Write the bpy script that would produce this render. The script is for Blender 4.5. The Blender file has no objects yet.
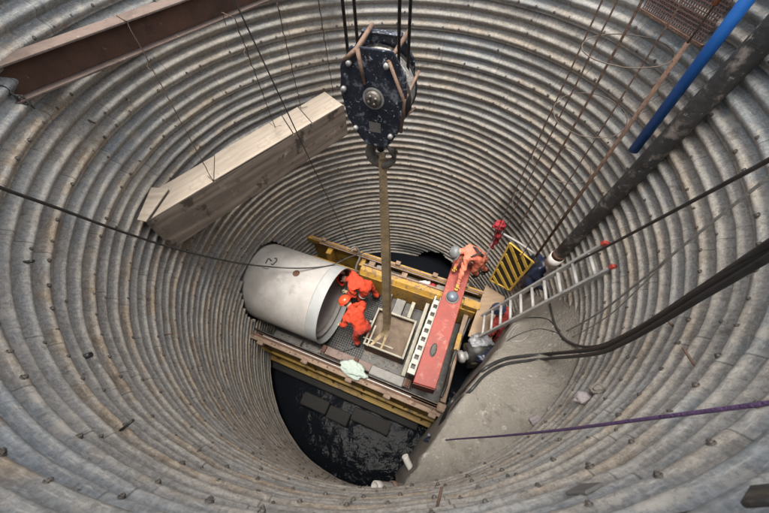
import bpy, bmesh, math, random
from math import sin, cos, pi, radians, atan2, hypot
from mathutils import Vector, Matrix, noise
random.seed(7)
scene = bpy.context.scene
COL = scene.collection
V = Vector

# ------------------------------------------------------------------ camera
# world: origin on the axis of the shaft, z = 0 a little below the water, 1 unit = 1 m
CAM = V((0.0783, -2.7634, 8.6))
F_PX, TILT, ROLL = 312.86, radians(33.0761), radians(-2.0247)
cam_d = bpy.data.cameras.new('camera')
cam_d.sensor_width = 36.0
cam_d.lens = F_PX / 769 * 36
cam_d.clip_start, cam_d.clip_end = 0.02, 2000
cam_d.dof.use_dof = True
cam_d.dof.focus_distance = 5.2
cam_d.dof.aperture_fstop = 3.2
cam = bpy.data.objects.new('camera', cam_d)
COL.objects.link(cam)
Fv = V((0, sin(TILT), -cos(TILT))); Uv = V((0, cos(TILT), sin(TILT))); Rv = V((1, 0, 0))
R2 = Rv * cos(ROLL) + Uv * sin(ROLL)
U2 = -Rv * sin(ROLL) + Uv * cos(ROLL)
cam.matrix_world = Matrix(((R2.x, U2.x, -Fv.x, CAM.x), (R2.y, U2.y, -Fv.y, CAM.y), (R2.z, U2.z, -Fv.z, CAM.z), (0, 0, 0, 1)))
scene.camera = cam

def at(px, py, z):
    """surveyed point: where the sight line through a photo pixel meets height z"""
    d = Fv + R2 * ((px - 384.5) / F_PX) + U2 * (-(py - 256.5) / F_PX)
    return CAM + d * ((z - CAM.z) / d.z)

def wall_at(px, py, gap=.05):
    d = (Fv + R2 * ((px - 384.5) / F_PX) + U2 * (-(py - 256.5) / F_PX))
    r = 3.0 - gap; a = d.x ** 2 + d.y ** 2; bb = 2 * (CAM.x * d.x + CAM.y * d.y); c = CAM.x ** 2 + CAM.y ** 2 - r * r
    return CAM + d * ((-bb + math.sqrt(bb * bb - 4 * a * c)) / (2 * a))

# ------------------------------------------------------------------ materials
def mat(name, cols, scale=4.0, rough=.7, metal=0.0, bump=.15, bscale=None, detail=6, spots=None, stretch=None,
        rvar=.12, wave=None, coord='Object'):
    """cols: list of (pos, (r,g,b)); spots: (colour, scale, threshold, softness)"""
    m = bpy.data.materials.new(name); m.use_nodes = True
    nt = m.node_tree; N = nt.nodes; L = nt.links
    b = N['Principled BSDF']
    tc = N.new('ShaderNodeTexCoord'); src = tc.outputs[coord]
    if stretch:
        mp = N.new('ShaderNodeMapping'); mp.inputs['Scale'].default_value = stretch
        L.new(src, mp.inputs['Vector']); vec = mp.outputs['Vector']
    else: vec = src
    n = N.new('ShaderNodeTexNoise'); n.inputs['Scale'].default_value = scale; n.inputs['Detail'].default_value = detail
    n.inputs['Roughness'].default_value = .62
    L.new(vec, n.inputs['Vector'])
    r = N.new('ShaderNodeValToRGB'); e = r.color_ramp.elements
    while len(e) < len(cols): e.new(.5)
    for el, (p, c) in zip(e, cols): el.position = p; el.color = (*c, 1)
    L.new(n.outputs['Fac'], r.inputs['Fac']); out = r.outputs['Color']
    if wave:
        w = N.new('ShaderNodeTexWave'); w.inputs['Scale'].default_value = wave[0]; w.inputs['Distortion'].default_value = wave[1]
        w.inputs['Detail'].default_value = 3; w.bands_direction = wave[2]
        w.inputs['Detail Scale'].default_value = 1.5
        L.new(vec, w.inputs['Vector'])
        mx = N.new('ShaderNodeMix'); mx.data_type = 'RGBA'; mx.blend_type = 'MULTIPLY'; mx.inputs['Factor'].default_value = wave[3]
        L.new(out, mx.inputs['A']); L.new(w.outputs['Color'], mx.inputs['B']); out = mx.outputs['Result']
    for sp in (spots or []):
        s = N.new('ShaderNodeTexNoise'); s.inputs['Scale'].default_value = sp[1]; s.inputs['Detail'].default_value = 8
        s.inputs['Roughness'].default_value = .7
        L.new(src, s.inputs['Vector'])
        mr = N.new('ShaderNodeMapRange'); mr.inputs['From Min'].default_value = sp[2]; mr.inputs['From Max'].default_value = sp[2] + sp[3]
        L.new(s.outputs['Fac'], mr.inputs['Value'])
        mx = N.new('ShaderNodeMix'); mx.data_type = 'RGBA'
        L.new(mr.outputs['Result'], mx.inputs['Factor']); L.new(out, mx.inputs['A']); mx.inputs['B'].default_value = (*sp[0], 1)
        out = mx.outputs['Result']
    L.new(out, b.inputs['Base Color'])
    b.inputs['Metallic'].default_value = metal
    rr = N.new('ShaderNodeMapRange'); rr.inputs['To Min'].default_value = max(.03, rough - rvar); rr.inputs['To Max'].default_value = min(1, rough + rvar)
    L.new(n.outputs['Fac'], rr.inputs['Value']); L.new(rr.outputs['Result'], b.inputs['Roughness'])
    if bump:
        n2 = N.new('ShaderNodeTexNoise'); n2.inputs['Scale'].default_value = bscale or scale * 5; n2.inputs['Detail'].default_value = 6
        L.new(vec, n2.inputs['Vector'])
        bp = N.new('ShaderNodeBump'); bp.inputs['Strength'].default_value = bump; bp.inputs['Distance'].default_value = .02
        L.new(n2.outputs['Fac'], bp.inputs['Height']); L.new(bp.outputs['Normal'], b.inputs['Normal'])
    return m

def liner_mat():
    m = bpy.data.materials.new('corrugated_steel'); m.use_nodes = True
    nt = m.node_tree; N = nt.nodes; L = nt.links; b = N['Principled BSDF']
    def attr(nm):
        a = N.new('ShaderNodeAttribute'); a.attribute_name = nm; return a.outputs['Fac']
    def noi(vec, sc, det=6, ro=.6):
        n = N.new('ShaderNodeTexNoise'); n.inputs['Scale'].default_value = sc; n.inputs['Detail'].default_value = det
        n.inputs['Roughness'].default_value = ro; L.new(vec, n.inputs['Vector']); return n.outputs['Fac']
    def rng(v, a, c, lo=0., hi=1.):
        r = N.new('ShaderNodeMapRange'); r.inputs['From Min'].default_value = a; r.inputs['From Max'].default_value = c
        r.inputs['To Min'].default_value = lo; r.inputs['To Max'].default_value = hi; L.new(v, r.inputs['Value']); return r.outputs['Result']
    def mth(op, a, c):
        q = N.new('ShaderNodeMath'); q.operation = op
        for i, v in enumerate((a, c)):
            if isinstance(v, (int, float)): q.inputs[i].default_value = v
            else: L.new(v, q.inputs[i])
        return q.outputs[0]
    def mix(f, a, c, bt='MIX'):
        x = N.new('ShaderNodeMix'); x.data_type = 'RGBA'; x.blend_type = bt
        if isinstance(f, (int, float)): x.inputs['Factor'].default_value = f
        else: L.new(f, x.inputs['Factor'])
        for k, v in (('A', a), ('B', c)):
            if isinstance(v, tuple): x.inputs[k].default_value = (*v, 1)
            else: L.new(v, x.inputs[k])
        return x.outputs['Result']
    tc = N.new('ShaderNodeTexCoord'); P = tc.outputs['Object']; UV = tc.outputs['UV']
    def mapped(v, s):
        mp = N.new('ShaderNodeMapping'); mp.inputs['Scale'].default_value = s; L.new(v, mp.inputs['Vector']); return mp.outputs['Vector']
    tone, blue, band, cem = attr('tone'), attr('blue'), attr('band'), attr('cem')
    n1 = noi(P, 1.3, 7, .65); n2 = noi(P, 9, 8, .7)
    around = noi(mapped(UV, (1.2, 26, 1)), 1.0, 6, .6)       # scratches that run round the ring
    drip = noi(mapped(UV, (9, 1.3, 1)), 1.0, 7, .65)         # runs down the wall
    metal = mix(tone, (.24, .228, .203), (.43, .41, .37))
    metal = mix(mth('MULTIPLY', blue, rng(n1, .25, .6)), metal, (.20, .25, .28))
    metal = mix(rng(around, .35, .7, 0, .55), metal, (.49, .47, .43))
    metal = mix(rng(drip, .52, .74, 0, .5), metal, (.085, .073, .06))
    # cement slurry left on the plates
    cm = mth('ADD', mth('MULTIPLY', n1, .72), mth('MULTIPLY', n2, .28))
    cm = mth('ADD', cm, mth('MULTIPLY', mth('SUBTRACT', cem, .5), .55))
    cmask = rng(cm, .44, .60)
    cement = mix(rng(n2, .3, .7), (.27, .235, .19), (.50, .46, .395))
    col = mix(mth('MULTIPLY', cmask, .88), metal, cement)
    # tan stained lap bands
    bm = mth('MULTIPLY', band, rng(noi(P, 2.6, 5, .6), .38, .58))
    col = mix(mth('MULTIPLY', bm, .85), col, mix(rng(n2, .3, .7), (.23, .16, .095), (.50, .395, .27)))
    # dust, scuffs and grit
    fine = noi(P, 46, 6, .75); grit = noi(mapped(UV, (14, 120, 1)), 1.0, 5, .7)
    col = mix(mth('MULTIPLY', rng(fine, .40, .60), .7), col, mix(.62, col, (.05, .043, .035)), 'MIX')
    col = mix(rng(grit, .53, .66, 0, .65), col, (.50, .46, .40))
    crust = noi(P, 5.5, 9, .78)
    col = mix(rng(crust, .545, .585, 0, .72), col, (.46, .415, .35))
    col = mix(rng(noi(P, 3.7, 9, .76), .60, .66, 0, .6), col, (.105, .085, .065))
    # plate joints
    up_ = N.new('ShaderNodeUVMap'); up_.uv_map = 'plate'; sx = N.new('ShaderNodeSeparateXYZ'); L.new(up_.outputs['UV'], sx.inputs[0])
    fr = mth('FRACT', mth('ADD', sx.outputs['X'], mth('MULTIPLY', noi(P, 6, 3), .012)), 0.)
    seam = mth('MULTIPLY', rng(fr, .006, .014, 1, 0), rng(noi(P, 4, 3), .35, .5))
    col = mix(mth('MULTIPLY', seam, .6), col, (.06, .05, .042))
    col = mix(mth('MULTIPLY', mth('MULTIPLY', rng(fr, .012, .06, 1, 0), rng(fr, .008, .014)), .3), col, (.44, .41, .36))
    # rust and dark specks
    col = mix(rng(noi(P, 2.1, 9, .75), .615, .68, 0, .55), col, (.20, .115, .065))
    col = mix(rng(noi(P, 24, 5, .7), .66, .72, 0, .85), col, (.07, .06, .05))
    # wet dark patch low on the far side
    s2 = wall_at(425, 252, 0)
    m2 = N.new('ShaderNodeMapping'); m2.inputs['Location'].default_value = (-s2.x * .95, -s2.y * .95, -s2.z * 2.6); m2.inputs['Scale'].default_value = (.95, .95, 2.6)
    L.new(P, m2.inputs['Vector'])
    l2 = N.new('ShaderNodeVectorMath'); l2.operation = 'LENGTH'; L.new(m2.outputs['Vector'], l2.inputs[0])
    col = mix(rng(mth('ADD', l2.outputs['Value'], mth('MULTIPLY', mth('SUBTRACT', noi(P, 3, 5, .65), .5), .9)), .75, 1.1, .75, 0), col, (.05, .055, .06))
    sc_ = wall_at(510, 220, 0)  # soft dark patch with a noisy edge on the far wall, right of centre
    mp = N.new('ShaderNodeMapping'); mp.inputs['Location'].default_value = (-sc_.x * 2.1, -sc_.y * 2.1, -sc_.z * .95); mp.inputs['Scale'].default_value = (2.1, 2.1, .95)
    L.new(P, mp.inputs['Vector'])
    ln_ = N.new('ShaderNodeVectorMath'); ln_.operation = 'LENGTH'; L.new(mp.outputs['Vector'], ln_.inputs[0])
    dark_patch = mth('ADD', ln_.outputs['Value'], mth('MULTIPLY', mth('SUBTRACT', noi(P, 3.5, 5, .65), .5), 1.5))
    col = mix(rng(dark_patch, .55, 1.05, .68, 0), col, (.035, .032, .028))
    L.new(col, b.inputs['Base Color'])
    nonmet = mth('SUBTRACT', 1.0, cmask)
    L.new(mth('MULTIPLY', nonmet, .1), b.inputs['Metallic'])
    L.new(mth('ADD', mth('MULTIPLY', cmask, .34), rng(around, .3, .7, .58, .72)), b.inputs['Roughness'])
    h = mth('ADD', mth('MULTIPLY', n2, .35), mth('MULTIPLY', fine, .4))
    h = mth('MULTIPLY', h, mth('ADD', mth('MULTIPLY', cmask, .7), .3))
    h = mth('ADD', h, rng(crust, .55, .62, 0, .45))
    bp = N.new('ShaderNodeBump'); bp.inputs['Strength'].default_value = .42; bp.inputs['Distance'].default_value = .03
    L.new(h, bp.inputs['Height']); L.new(bp.outputs['Normal'], b.inputs['Normal'])
    return m

def water_mat():
    m = bpy.data.materials.new('dark_water'); m.use_nodes = True
    nt = m.node_tree; N = nt.nodes; L = nt.links; b = N['Principled BSDF']
    b.inputs['Base Color'].default_value = (.006, .007, .009, 1); b.inputs['Roughness'].default_value = .05
    b.inputs['IOR'].default_value = 1.33; b.inputs['Specular IOR Level'].default_value = .035
    tc = N.new('ShaderNodeTexCoord')
    n = N.new('ShaderNodeTexNoise'); n.inputs['Scale'].default_value = 13; n.inputs['Detail'].default_value = 2.5; n.inputs['Distortion'].default_value = .6
    L.new(tc.outputs['Object'], n.inputs['Vector'])
    bp = N.new('ShaderNodeBump'); bp.inputs['Strength'].default_value = .2; bp.inputs['Distance'].default_value = .03
    L.new(n.outputs['Fac'], bp.inputs['Height']); L.new(bp.outputs['Normal'], b.inputs['Normal'])
    return m

def two(a, c): return [(.3, a), (.7, c)]
M = {}
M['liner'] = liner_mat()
M['water'] = water_mat()
M['bolt'] = mat('dark_bolt_steel', two((.06, .052, .044), (.20, .18, .155)), 14, .6, .5, .2)
M['concrete'] = mat('rough_cast_concrete', two((.165, .148, .122), (.265, .243, .205)), 1.6, .93, 0, 1.0, 34, spots=[((.11, .10, .085), 3.2, .56, .12), ((.34, .315, .27), 9, .6, .06), ((.13, .11, .085), 2.1, .54, .14), ((.10, .09, .08), 26, .62, .05), ((.44, .42, .38), 40, .62, .05), ((.15, .13, .105), 1.2, .58, .12)])
M['pipe'] = mat('smooth_pipe_concrete', two((.26, .243, .225), (.365, .348, .326)), 2.5, .85, 0, .25, 40, spots=[((.21, .195, .175), 4, .57, .14), ((.16, .15, .14), 34, .69, .03), ((.47, .45, .425), 8, .62, .1), ((.28, .26, .24), 2.2, .6, .16), ((.42, .36, .29), 11, .68, .06)])
M['collar'] = mat('galvanised_collar', two((.235, .243, .242), (.31, .315, .307)), 3, .7, .1, .05)
M['yellow'] = mat('worn_yellow_paint', two((.27, .14, .015), (.38, .22, .03)), 2.2, .6, 0, .15, 22, spots=[((.17, .10, .05), 3.0, .48, .16), ((.10, .07, .045), 11, .55, .06), ((.23, .19, .14), 5, .60, .1), ((.33, .22, .12), 1.7, .58, .1)])
M['olive'] = mat('grimy_olive_yellow', two((.17, .10, .016), (.30, .185, .03)), 2.4, .6, 0, .2, 20, spots=[((.05, .035, .02), 4, .53, .12), ((.20, .12, .06), 9, .6, .06)])
M['rust'] = mat('brown_rust', two((.055, .027, .017), (.12, .058, .035)), 4, .85, .1, .3, 30, spots=[((.26, .17, .12), 9, .62, .08), ((.05, .03, .025), 3, .58, .1)])
M['rust_pale'] = mat('pale_scuffed_rust', two((.135, .09, .06), (.26, .185, .13)), 5, .75, .15, .3, 30, spots=[((.13, .07, .045), 6, .56, .1)])
M['rust_pink'] = mat('pinkish_rusty_steel', two((.11, .075, .062), (.20, .145, .122)), 5, .75, .1, .3, 30, spots=[((.09, .06, .05), 6, .55, .1)])
M['rust_flange'] = mat('brown_scuffed_flange', two((.075, .052, .042), (.155, .115, .095)), 5, .8, .1, .3, 30, spots=[((.05, .032, .024), 5, .56, .1), ((.24, .19, .16), 12, .62, .08)])
M['beam_red'] = mat('faded_red_paint', two((.19, .027, .02), (.27, .052, .037)), 3.5, .6, 0, .15, 28, spots=[((.36, .19, .14), 4.5, .55, .18), ((.30, .12, .05), 2.2, .60, .08), ((.12, .05, .035), 12, .60, .05), ((.19, .075, .055), 4.2, .62, .08), ((.46, .24, .09), 3.1, .64, .08)])
M['beam_maroon'] = mat('dark_maroon_steel', two((.07, .016, .012), (.14, .035, .025)), 4, .7, .1, .2)
M['white_steel'] = mat('chipped_white_steel', two((.30, .28, .24), (.43, .40, .355)), 6, .6, 0, .15, 30, spots=[((.22, .18, .14), 9, .6, .06)])
M['skip'] = mat('dusty_grey_green_steel', two((.18, .165, .125), (.33, .31, .25)), 5, .7, .1, .2, 25, spots=[((.14, .10, .07), 7, .6, .08)])
M['grey_steel'] = mat('dull_grey_steel', two((.095, .09, .082), (.20, .19, .175)), 4, .6, .3, .2, 25, spots=[((.12, .075, .05), 6, .6, .1)])
M['dark_steel'] = mat('dark_oily_steel', two((.022, .021, .02), (.06, .056, .05)), 6, .5, .3, .2, 25, spots=[((.12, .095, .07), 4, .56, .1), ((.17, .14, .11), 12, .62, .06)])
M['soil'] = mat('damp_brown_soil', two((.075, .052, .036), (.155, .115, .082)), 4, .95, 0, .9, 18)
M['pit'] = mat('wet_dark_soil', two((.018, .016, .014), (.05, .044, .038)), 3, .8, 0, .8, 14)
M['mud'] = mat('wet_grey_mud', two((.05, .055, .06), (.11, .115, .12)), 2.5, .45, 0, .6, 12)
M['ground'] = mat('site_gravel', two((.20, .18, .15), (.33, .30, .26)), 3, .95, 0, .6, 40)
M['ply'] = mat('tan_plywood', two((.20, .138, .085), (.30, .215, .14)), 2.5, .8, 0, .12, 30, stretch=(1, 6, 6), spots=[((.22, .16, .11), 4, .6, .1)])
M['ply_pale'] = mat('pale_plywood', two((.215, .178, .14), (.335, .285, .23)), 2.2, .8, 0, .1, 30, stretch=(.8, 7, 7), spots=[((.22, .185, .15), 3.5, .56, .10), ((.16, .125, .095), 14, .64, .04), ((.39, .34, .28), 6, .60, .1)])
M['board'] = mat('weathered_board', two((.135, .105, .082), (.25, .20, .158)), 1.6, .88, 0, .3, 30, stretch=(.8, 3, 6), wave=(.35, 14.0, 'Z', .35), spots=[((.05, .036, .027), 2.3, .57, .05), ((.10, .08, .062), 6, .58, .08), ((.32, .26, .20), 4, .6, .12)])
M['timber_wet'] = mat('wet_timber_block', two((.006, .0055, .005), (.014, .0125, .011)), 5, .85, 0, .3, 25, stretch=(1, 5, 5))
M['black_rubber'] = mat('black_rubber', two((.012, .012, .012), (.035, .034, .033)), 9, .5, 0, .1)
M['cable'] = mat('dusty_black_cable', two((.018, .018, .018), (.06, .057, .052)), 9, .55, 0, .15)
M['rope_grey'] = mat('grey_rope', two((.20, .185, .16), (.33, .31, .275)), 30, .9, 0, .5, 90)
M['rope_purple'] = mat('purple_rope', two((.055, .028, .075), (.12, .065, .15)), 30, .85, 0, .5, 120)
M['wire_rusty'] = mat('rusty_wire', two((.05, .034, .026), (.12, .075, .05)), 18, .8, .2, .2)
M['wire_hoop'] = mat('weathered_wire', two((.05, .036, .027), (.12, .09, .07)), 14, .8, .1, .2)
M['rebar'] = mat('rusted_rebar', two((.075, .042, .030), (.15, .09, .06)), 12, .85, .1, .5, 60)
M['rebar_orange'] = mat('orange_painted_rebar', two((.22, .055, .02), (.34, .10, .035)), 12, .8, 0, .3)
M['blue'] = mat('blue_plastic', two((.009, .085, .31), (.016, .125, .42)), 3, .45, 0, .06, 20, spots=[((.05, .13, .28), 5, .6, .1)])
M['pipe_black'] = mat('dirty_black_pipe', two((.016, .016, .016), (.05, .048, .045)), 4, .6, 0, .3, 22, spots=[((.20, .17, .145), 5, .52, .12), ((.26, .23, .20), 16, .60, .06), ((.12, .07, .045), 3, .6, .08)])
M['alu'] = mat('scratched_aluminium', two((.25, .24, .225), (.39, .38, .36)), 9, .6, .15, .1, 40, spots=[((.25, .22, .18), 9, .6, .08)])
M['red_tip'] = mat('red_rubber_tip', two((.27, .03, .025), (.40, .06, .045)), 6, .6)
M['hook_blue'] = mat('scratched_navy_paint', two((.006, .008, .014), (.015, .019, .030)), 5, .45, .1, .25, 30, spots=[((.30, .31, .32), 30, .60, .04), ((.13, .14, .16), 8, .54, .1), ((.10, .06, .04), 4.4, .62, .06), ((.16, .17, .19), 9, .67, .03)])
M['hook_steel'] = mat('worn_hook_steel', two((.06, .052, .045), (.22, .20, .175)), 9, .5, .5, .3, 30, spots=[((.14, .085, .055), 6, .56, .1)])
M['copper_rust'] = mat('orange_brown_rusted_bar', two((.09, .052, .035), (.20, .128, .09)), 12, .7, .25, .3, 40)
M['bolt_bright'] = mat('bright_bolt_steel', two((.20, .195, .185), (.36, .35, .335)), 12, .55, .4, .1)
M['wire_rope'] = mat('steel_wire_rope', two((.12, .115, .105), (.38, .36, .33)), 26, .5, .2, .4, 90)
M['rope_black'] = mat('greased_hoist_rope', two((.010, .010, .010), (.03, .028, .026)), 30, .5, .3, .4, 120)
M['sling'] = mat('muddy_webbing', two((.20, .145, .08), (.38, .285, .165)), 7, .9, 0, .5, 70, spots=[((.11, .09, .06), 4, .57, .1), ((.44, .27, .14), 2.4, .57, .12)])
M['suit_orange'] = mat('vivid_orange_coverall', two((.39, .030, .009), (.50, .048, .013)), 6, .85, 0, .9, 11, spots=[((.24, .035, .02), 5, .57, .1), ((.13, .03, .02), 13, .63, .06)])
M['suit_salmon'] = mat('faded_orange_coverall', two((.50, .125, .07), (.62, .19, .115)), 6, .85, 0, .9, 11, spots=[((.36, .17, .12), 5, .52, .12), ((.20, .09, .065), 9, .6, .08)])
M['suit_red'] = mat('dark_red_coverall', two((.24, .022, .02), (.34, .042, .034)), 5, .85, 0, .5, 16)
M['trouser'] = mat('dark_red_trousers', two((.30, .028, .018), (.44, .05, .028)), 5, .85, 0, .4, 16)
M['skin'] = mat('skin', two((.34, .19, .13), (.42, .25, .18)), 8, .6, 0, .05)
M['boot'] = mat('black_rubber_boot', two((.012, .011, .010), (.035, .03, .027)), 8, .5, 0, .1)
M['glove_pale'] = mat('pale_work_glove', two((.50, .42, .24), (.66, .58, .38)), 14, .9, 0, .3)
M['glove_yellow'] = mat('yellow_work_glove', two((.52, .30, .05), (.66, .40, .09)), 14, .9, 0, .3)
M['hat_red'] = mat('orange_red_helmet', two((.74, .055, .018), (.80, .08, .028)), 4, .3, 0, .02, rvar=.04)
M['hat_grey'] = mat('grey_helmet', two((.10, .103, .107), (.165, .168, .172)), 7, .5, 0, .05, spots=[((.34, .33, .31), 12, .62, .06)])
M['hat_bluegrey'] = mat('blue_grey_helmet', two((.085, .105, .135), (.14, .165, .20)), 7, .32, 0, .03)
M['hat_navy'] = mat('navy_helmet', two((.018, .028, .06), (.04, .055, .10)), 7, .35, 0, .03)
M['hair'] = mat('dark_hair', two((.012, .009, .007), (.03, .022, .016)), 20, .7)
M['eye'] = mat('eye', two((.02, .015, .01), (.05, .04, .03)), 5, .2, 0, 0)
M['strap_black'] = mat('black_webbing', two((.012, .012, .013), (.03, .03, .032)), 20, .8)
M['reflective'] = mat('silver_reflective_tape', two((.44, .45, .42), (.56, .57, .53)), 20, .4, .2, .05)
M['red_cloth'] = mat('dark_red_cloth', two((.20, .012, .02), (.34, .025, .035)), 5, .9, 0, .4, 20)
M['mint_cloth'] = mat('pale_mint_cloth', two((.27, .33, .29), (.38, .44, .39)), 7, .95, 0, .4, 30)
M['navy_tarp'] = mat('navy_plastic_sheet', two((.008, .012, .028), (.028, .038, .07)), 5, .35, 0, .3, 12)
M['grey_sheet'] = mat('grey_plastic_sheet', two((.17, .175, .185), (.30, .305, .315)), 5, .4, 0, .3, 14)
M['white_pvc'] = mat('dirty_white_plastic', two((.48, .45, .40), (.64, .61, .56)), 6, .6, 0, .1)
M['ink'] = mat('dark_marker_paint', two((.02, .02, .022), (.06, .06, .06)), 20, .7, 0, 0)
M['mesh_red'] = mat('rusty_red_mesh', two((.075, .038, .032), (.15, .085, .07)), 12, .85, .1, .3)
M['black_board'] = mat('black_painted_board', two((.016, .016, .015), (.05, .047, .042)), 5, .6, 0, .2)
M['hazard'] = mat('hazard_yellow', two((.52, .33, .045), (.68, .46, .09)), 5, .6, 0, .15, 24, spots=[((.16, .11, .06), 7, .6, .08)])
M['clay'] = mat('mauve_clay', two((.21, .18, .175), (.34, .30, .29)), 7, .9, 0, .7, 22)

# ------------------------------------------------------------------ mesh helpers
class MB:
    def __init__(s): s.bm = bmesh.new(); s.mats = []
    def mi(s, m):
        if m not in s.mats: s.mats.append(m)
        return s.mats.index(m)
    def box(s, lo, hi, frame=None, bev=.006, m=None):
        b2 = bmesh.new()
        bmesh.ops.create_cube(b2, size=1)
        c = [(lo[i] + hi[i]) / 2 for i in range(3)]; d = [hi[i] - lo[i] for i in range(3)]
        for v in b2.verts: v.co = V((c[0] + v.co.x * d[0], c[1] + v.co.y * d[1], c[2] + v.co.z * d[2]))
        if bev and min(d) > bev * 2.5: bmesh.ops.bevel(b2, geom=b2.edges[:], offset=bev, segments=1, affect='EDGES')
        if frame is not None: b2.transform(frame)
        s.add(b2, m)
    def add(s, b2, m=None, smooth=False):
        k = s.mi(m) if m else 0
        mp = {v: s.bm.verts.new(v.co) for v in b2.verts}
        for f in b2.faces:
            try: nf = s.bm.faces.new([mp[v] for v in f.verts])
            except ValueError: continue
            nf.smooth = f.smooth or smooth; nf.material_index = k if m else f.material_index
        b2.free()
    def hexa(s, pts, m=None, bev=.006):
        """8 points: bottom loop 0-3, top loop 4-7"""
        b2 = bmesh.new(); vs = [b2.verts.new(p) for p in pts]
        for q in ((3, 2, 1, 0), (4, 5, 6, 7), (0, 1, 5, 4), (1, 2, 6, 5), (2, 3, 7, 6), (3, 0, 4, 7)): b2.faces.new([vs[i] for i in q])
        bmesh.ops.recalc_face_normals(b2, faces=b2.faces[:])
        if bev: bmesh.ops.bevel(b2, geom=b2.edges[:], offset=bev, segments=1, affect='EDGES')
        s.add(b2, m)
    def tube(s, pts, r, seg=10, cap=True, m=None, squash=None):
        pts = [V(p) for p in pts]; n = len(pts)
        rs = r if isinstance(r, (list, tuple)) else [r] * n
        T = [(pts[min(i + 1, n - 1)] - pts[max(i - 1, 0)]).normalized() for i in range(n)]
        up = V((0, 0, 1)) if abs(T[0].z) < .9 else V((1, 0, 0))
        X = T[0].cross(up).normalized(); rows = []; k = s.mi(m) if m else 0
        for i in range(n):
            X = (X - T[i] * X.dot(T[i])).normalized(); Y = T[i].cross(X)
            q = squash or 1
            rows.append([s.bm.verts.new(pts[i] + (X * cos(2 * pi * j / seg) + Y * sin(2 * pi * j / seg) * q) * rs[i]) for j in range(seg)])
        for i in range(n - 1):
            for j in range(seg):
                f = s.bm.faces.new((rows[i][j], rows[i][(j + 1) % seg], rows[i + 1][(j + 1) % seg], rows[i + 1][j])); f.smooth = True; f.material_index = k
        if cap:
            for row, rev in ((rows[0], True), (rows[-1], False)):
                f = s.bm.faces.new(row[::-1] if rev else row); f.material_index = k
    def cyl(s, a, c, r, seg=20, m=None, r2=None):
        a, c = V(a), V(c); s.tube([a, c], [r, r if r2 is None else r2], seg, True, m)
    def lathe(s, prof, origin, axis, seg=32, m=None, close=False, smooth=True):
        """prof: (radius, along)"""
        ax = V(axis).normalized(); up = V((0, 0, 1)) if abs(ax.z) < .9 else V((1, 0, 0))
        X = ax.cross(up).normalized(); Y = ax.cross(X); o = V(origin); rows = []; k = s.mi(m) if m else 0
        for (r, h) in prof:
            if r < 1e-6: rows.append([s.bm.verts.new(o + ax * h)])
            else: rows.append([s.bm.verts.new(o + ax * h + (X * cos(2 * pi * j / seg) + Y * sin(2 * pi * j / seg)) * r) for j in range(seg)])
        pr = list(zip(rows, rows[1:])) + ([(rows[-1], rows[0])] if close else [])
        for A, B in pr:
            for j in range(seg):
                j2 = (j + 1) % seg
                q = [A[j % len(A)], A[j2 % len(A)], B[j2 % len(B)], B[j % len(B)]]
                u = []
                for v in q:
                    if v not in u: u.append(v)
                if len(u) > 2:
                    f = s.bm.faces.new(u); f.smooth = smooth; f.material_index = k
    def prism(s, loop, vec, m=None, bev=0):
        b2 = bmesh.new(); vec = V(vec)
        a = [b2.verts.new(V(p)) for p in loop]; c = [b2.verts.new(V(p) + vec) for p in loop]; n = len(loop)
        b2.faces.new(a[::-1]); b2.faces.new(c)
        for i in range(n): b2.faces.new((a[i], a[(i + 1) % n], c[(i + 1) % n], c[i]))
        bmesh.ops.recalc_face_normals(b2, faces=b2.faces[:])
        if bev: bmesh.ops.bevel(b2, geom=b2.edges[:], offset=bev, segments=2, affect='EDGES')
        s.add(b2, m)
    def build(s, name, m=None, parent=None, recalc=True):
        me = bpy.data.meshes.new(name)
        if recalc: bmesh.ops.recalc_face_normals(s.bm, faces=s.bm.faces[:])
        s.bm.to_mesh(me); s.bm.free()
        o = bpy.data.objects.new(name, me); COL.objects.link(o)
        if m is not None: me.materials.append(M[m] if isinstance(m, str) else m)
        else:
            for k in s.mats: me.materials.append(M[k])
        if parent: o.parent = parent
        return o

def tag(o, label=None, cat=None, group=None, kind=None):
    if label: o['label'] = label
    if cat: o['category'] = cat
    if group: o['group'] = group
    if kind: o['kind'] = kind
    return o
def thing(name, label, cat, loc=(0, 0, 0), rz=0, group=None):
    o = bpy.data.objects.new(name, None); COL.objects.link(o); o.location = loc; o.rotation_euler = (0, 0, rz)
    o.empty_display_size = .2
    return tag(o, label, cat, group)
def spline(pts, per=10):
    P = [V(p) for p in pts]; out = []
    Q = [P[0] * 2 - P[1]] + P + [P[-1] * 2 - P[-2]]
    for i in range(1, len(Q) - 2):
        a, b, c, d = Q[i - 1:i + 3]
        for k in range(per):
            t = k / per
            out.append(.5 * ((2 * b) + (c - a) * t + (2 * a - 5 * b + 4 * c - d) * t * t + (3 * b - a - 3 * c + d) * t ** 3))
    out.append(P[-1]); return out
def align(o, xdir):
    """turn the object's own axes so that x runs along the board (grain follows it)"""
    x = V(xdir).normalized(); z = V((0, 0, 1)); z = (z - x * z.dot(x)).normalized(); y = z.cross(x)
    c = sum((v.co for v in o.data.vertices), V()) / len(o.data.vertices)
    m = Matrix(((x.x, y.x, z.x, c.x), (x.y, y.y, z.y, c.y), (x.z, y.z, z.z, c.z), (0, 0, 0, 1)))
    o.data.transform(m.inverted()); o.matrix_basis = m; return o
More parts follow.
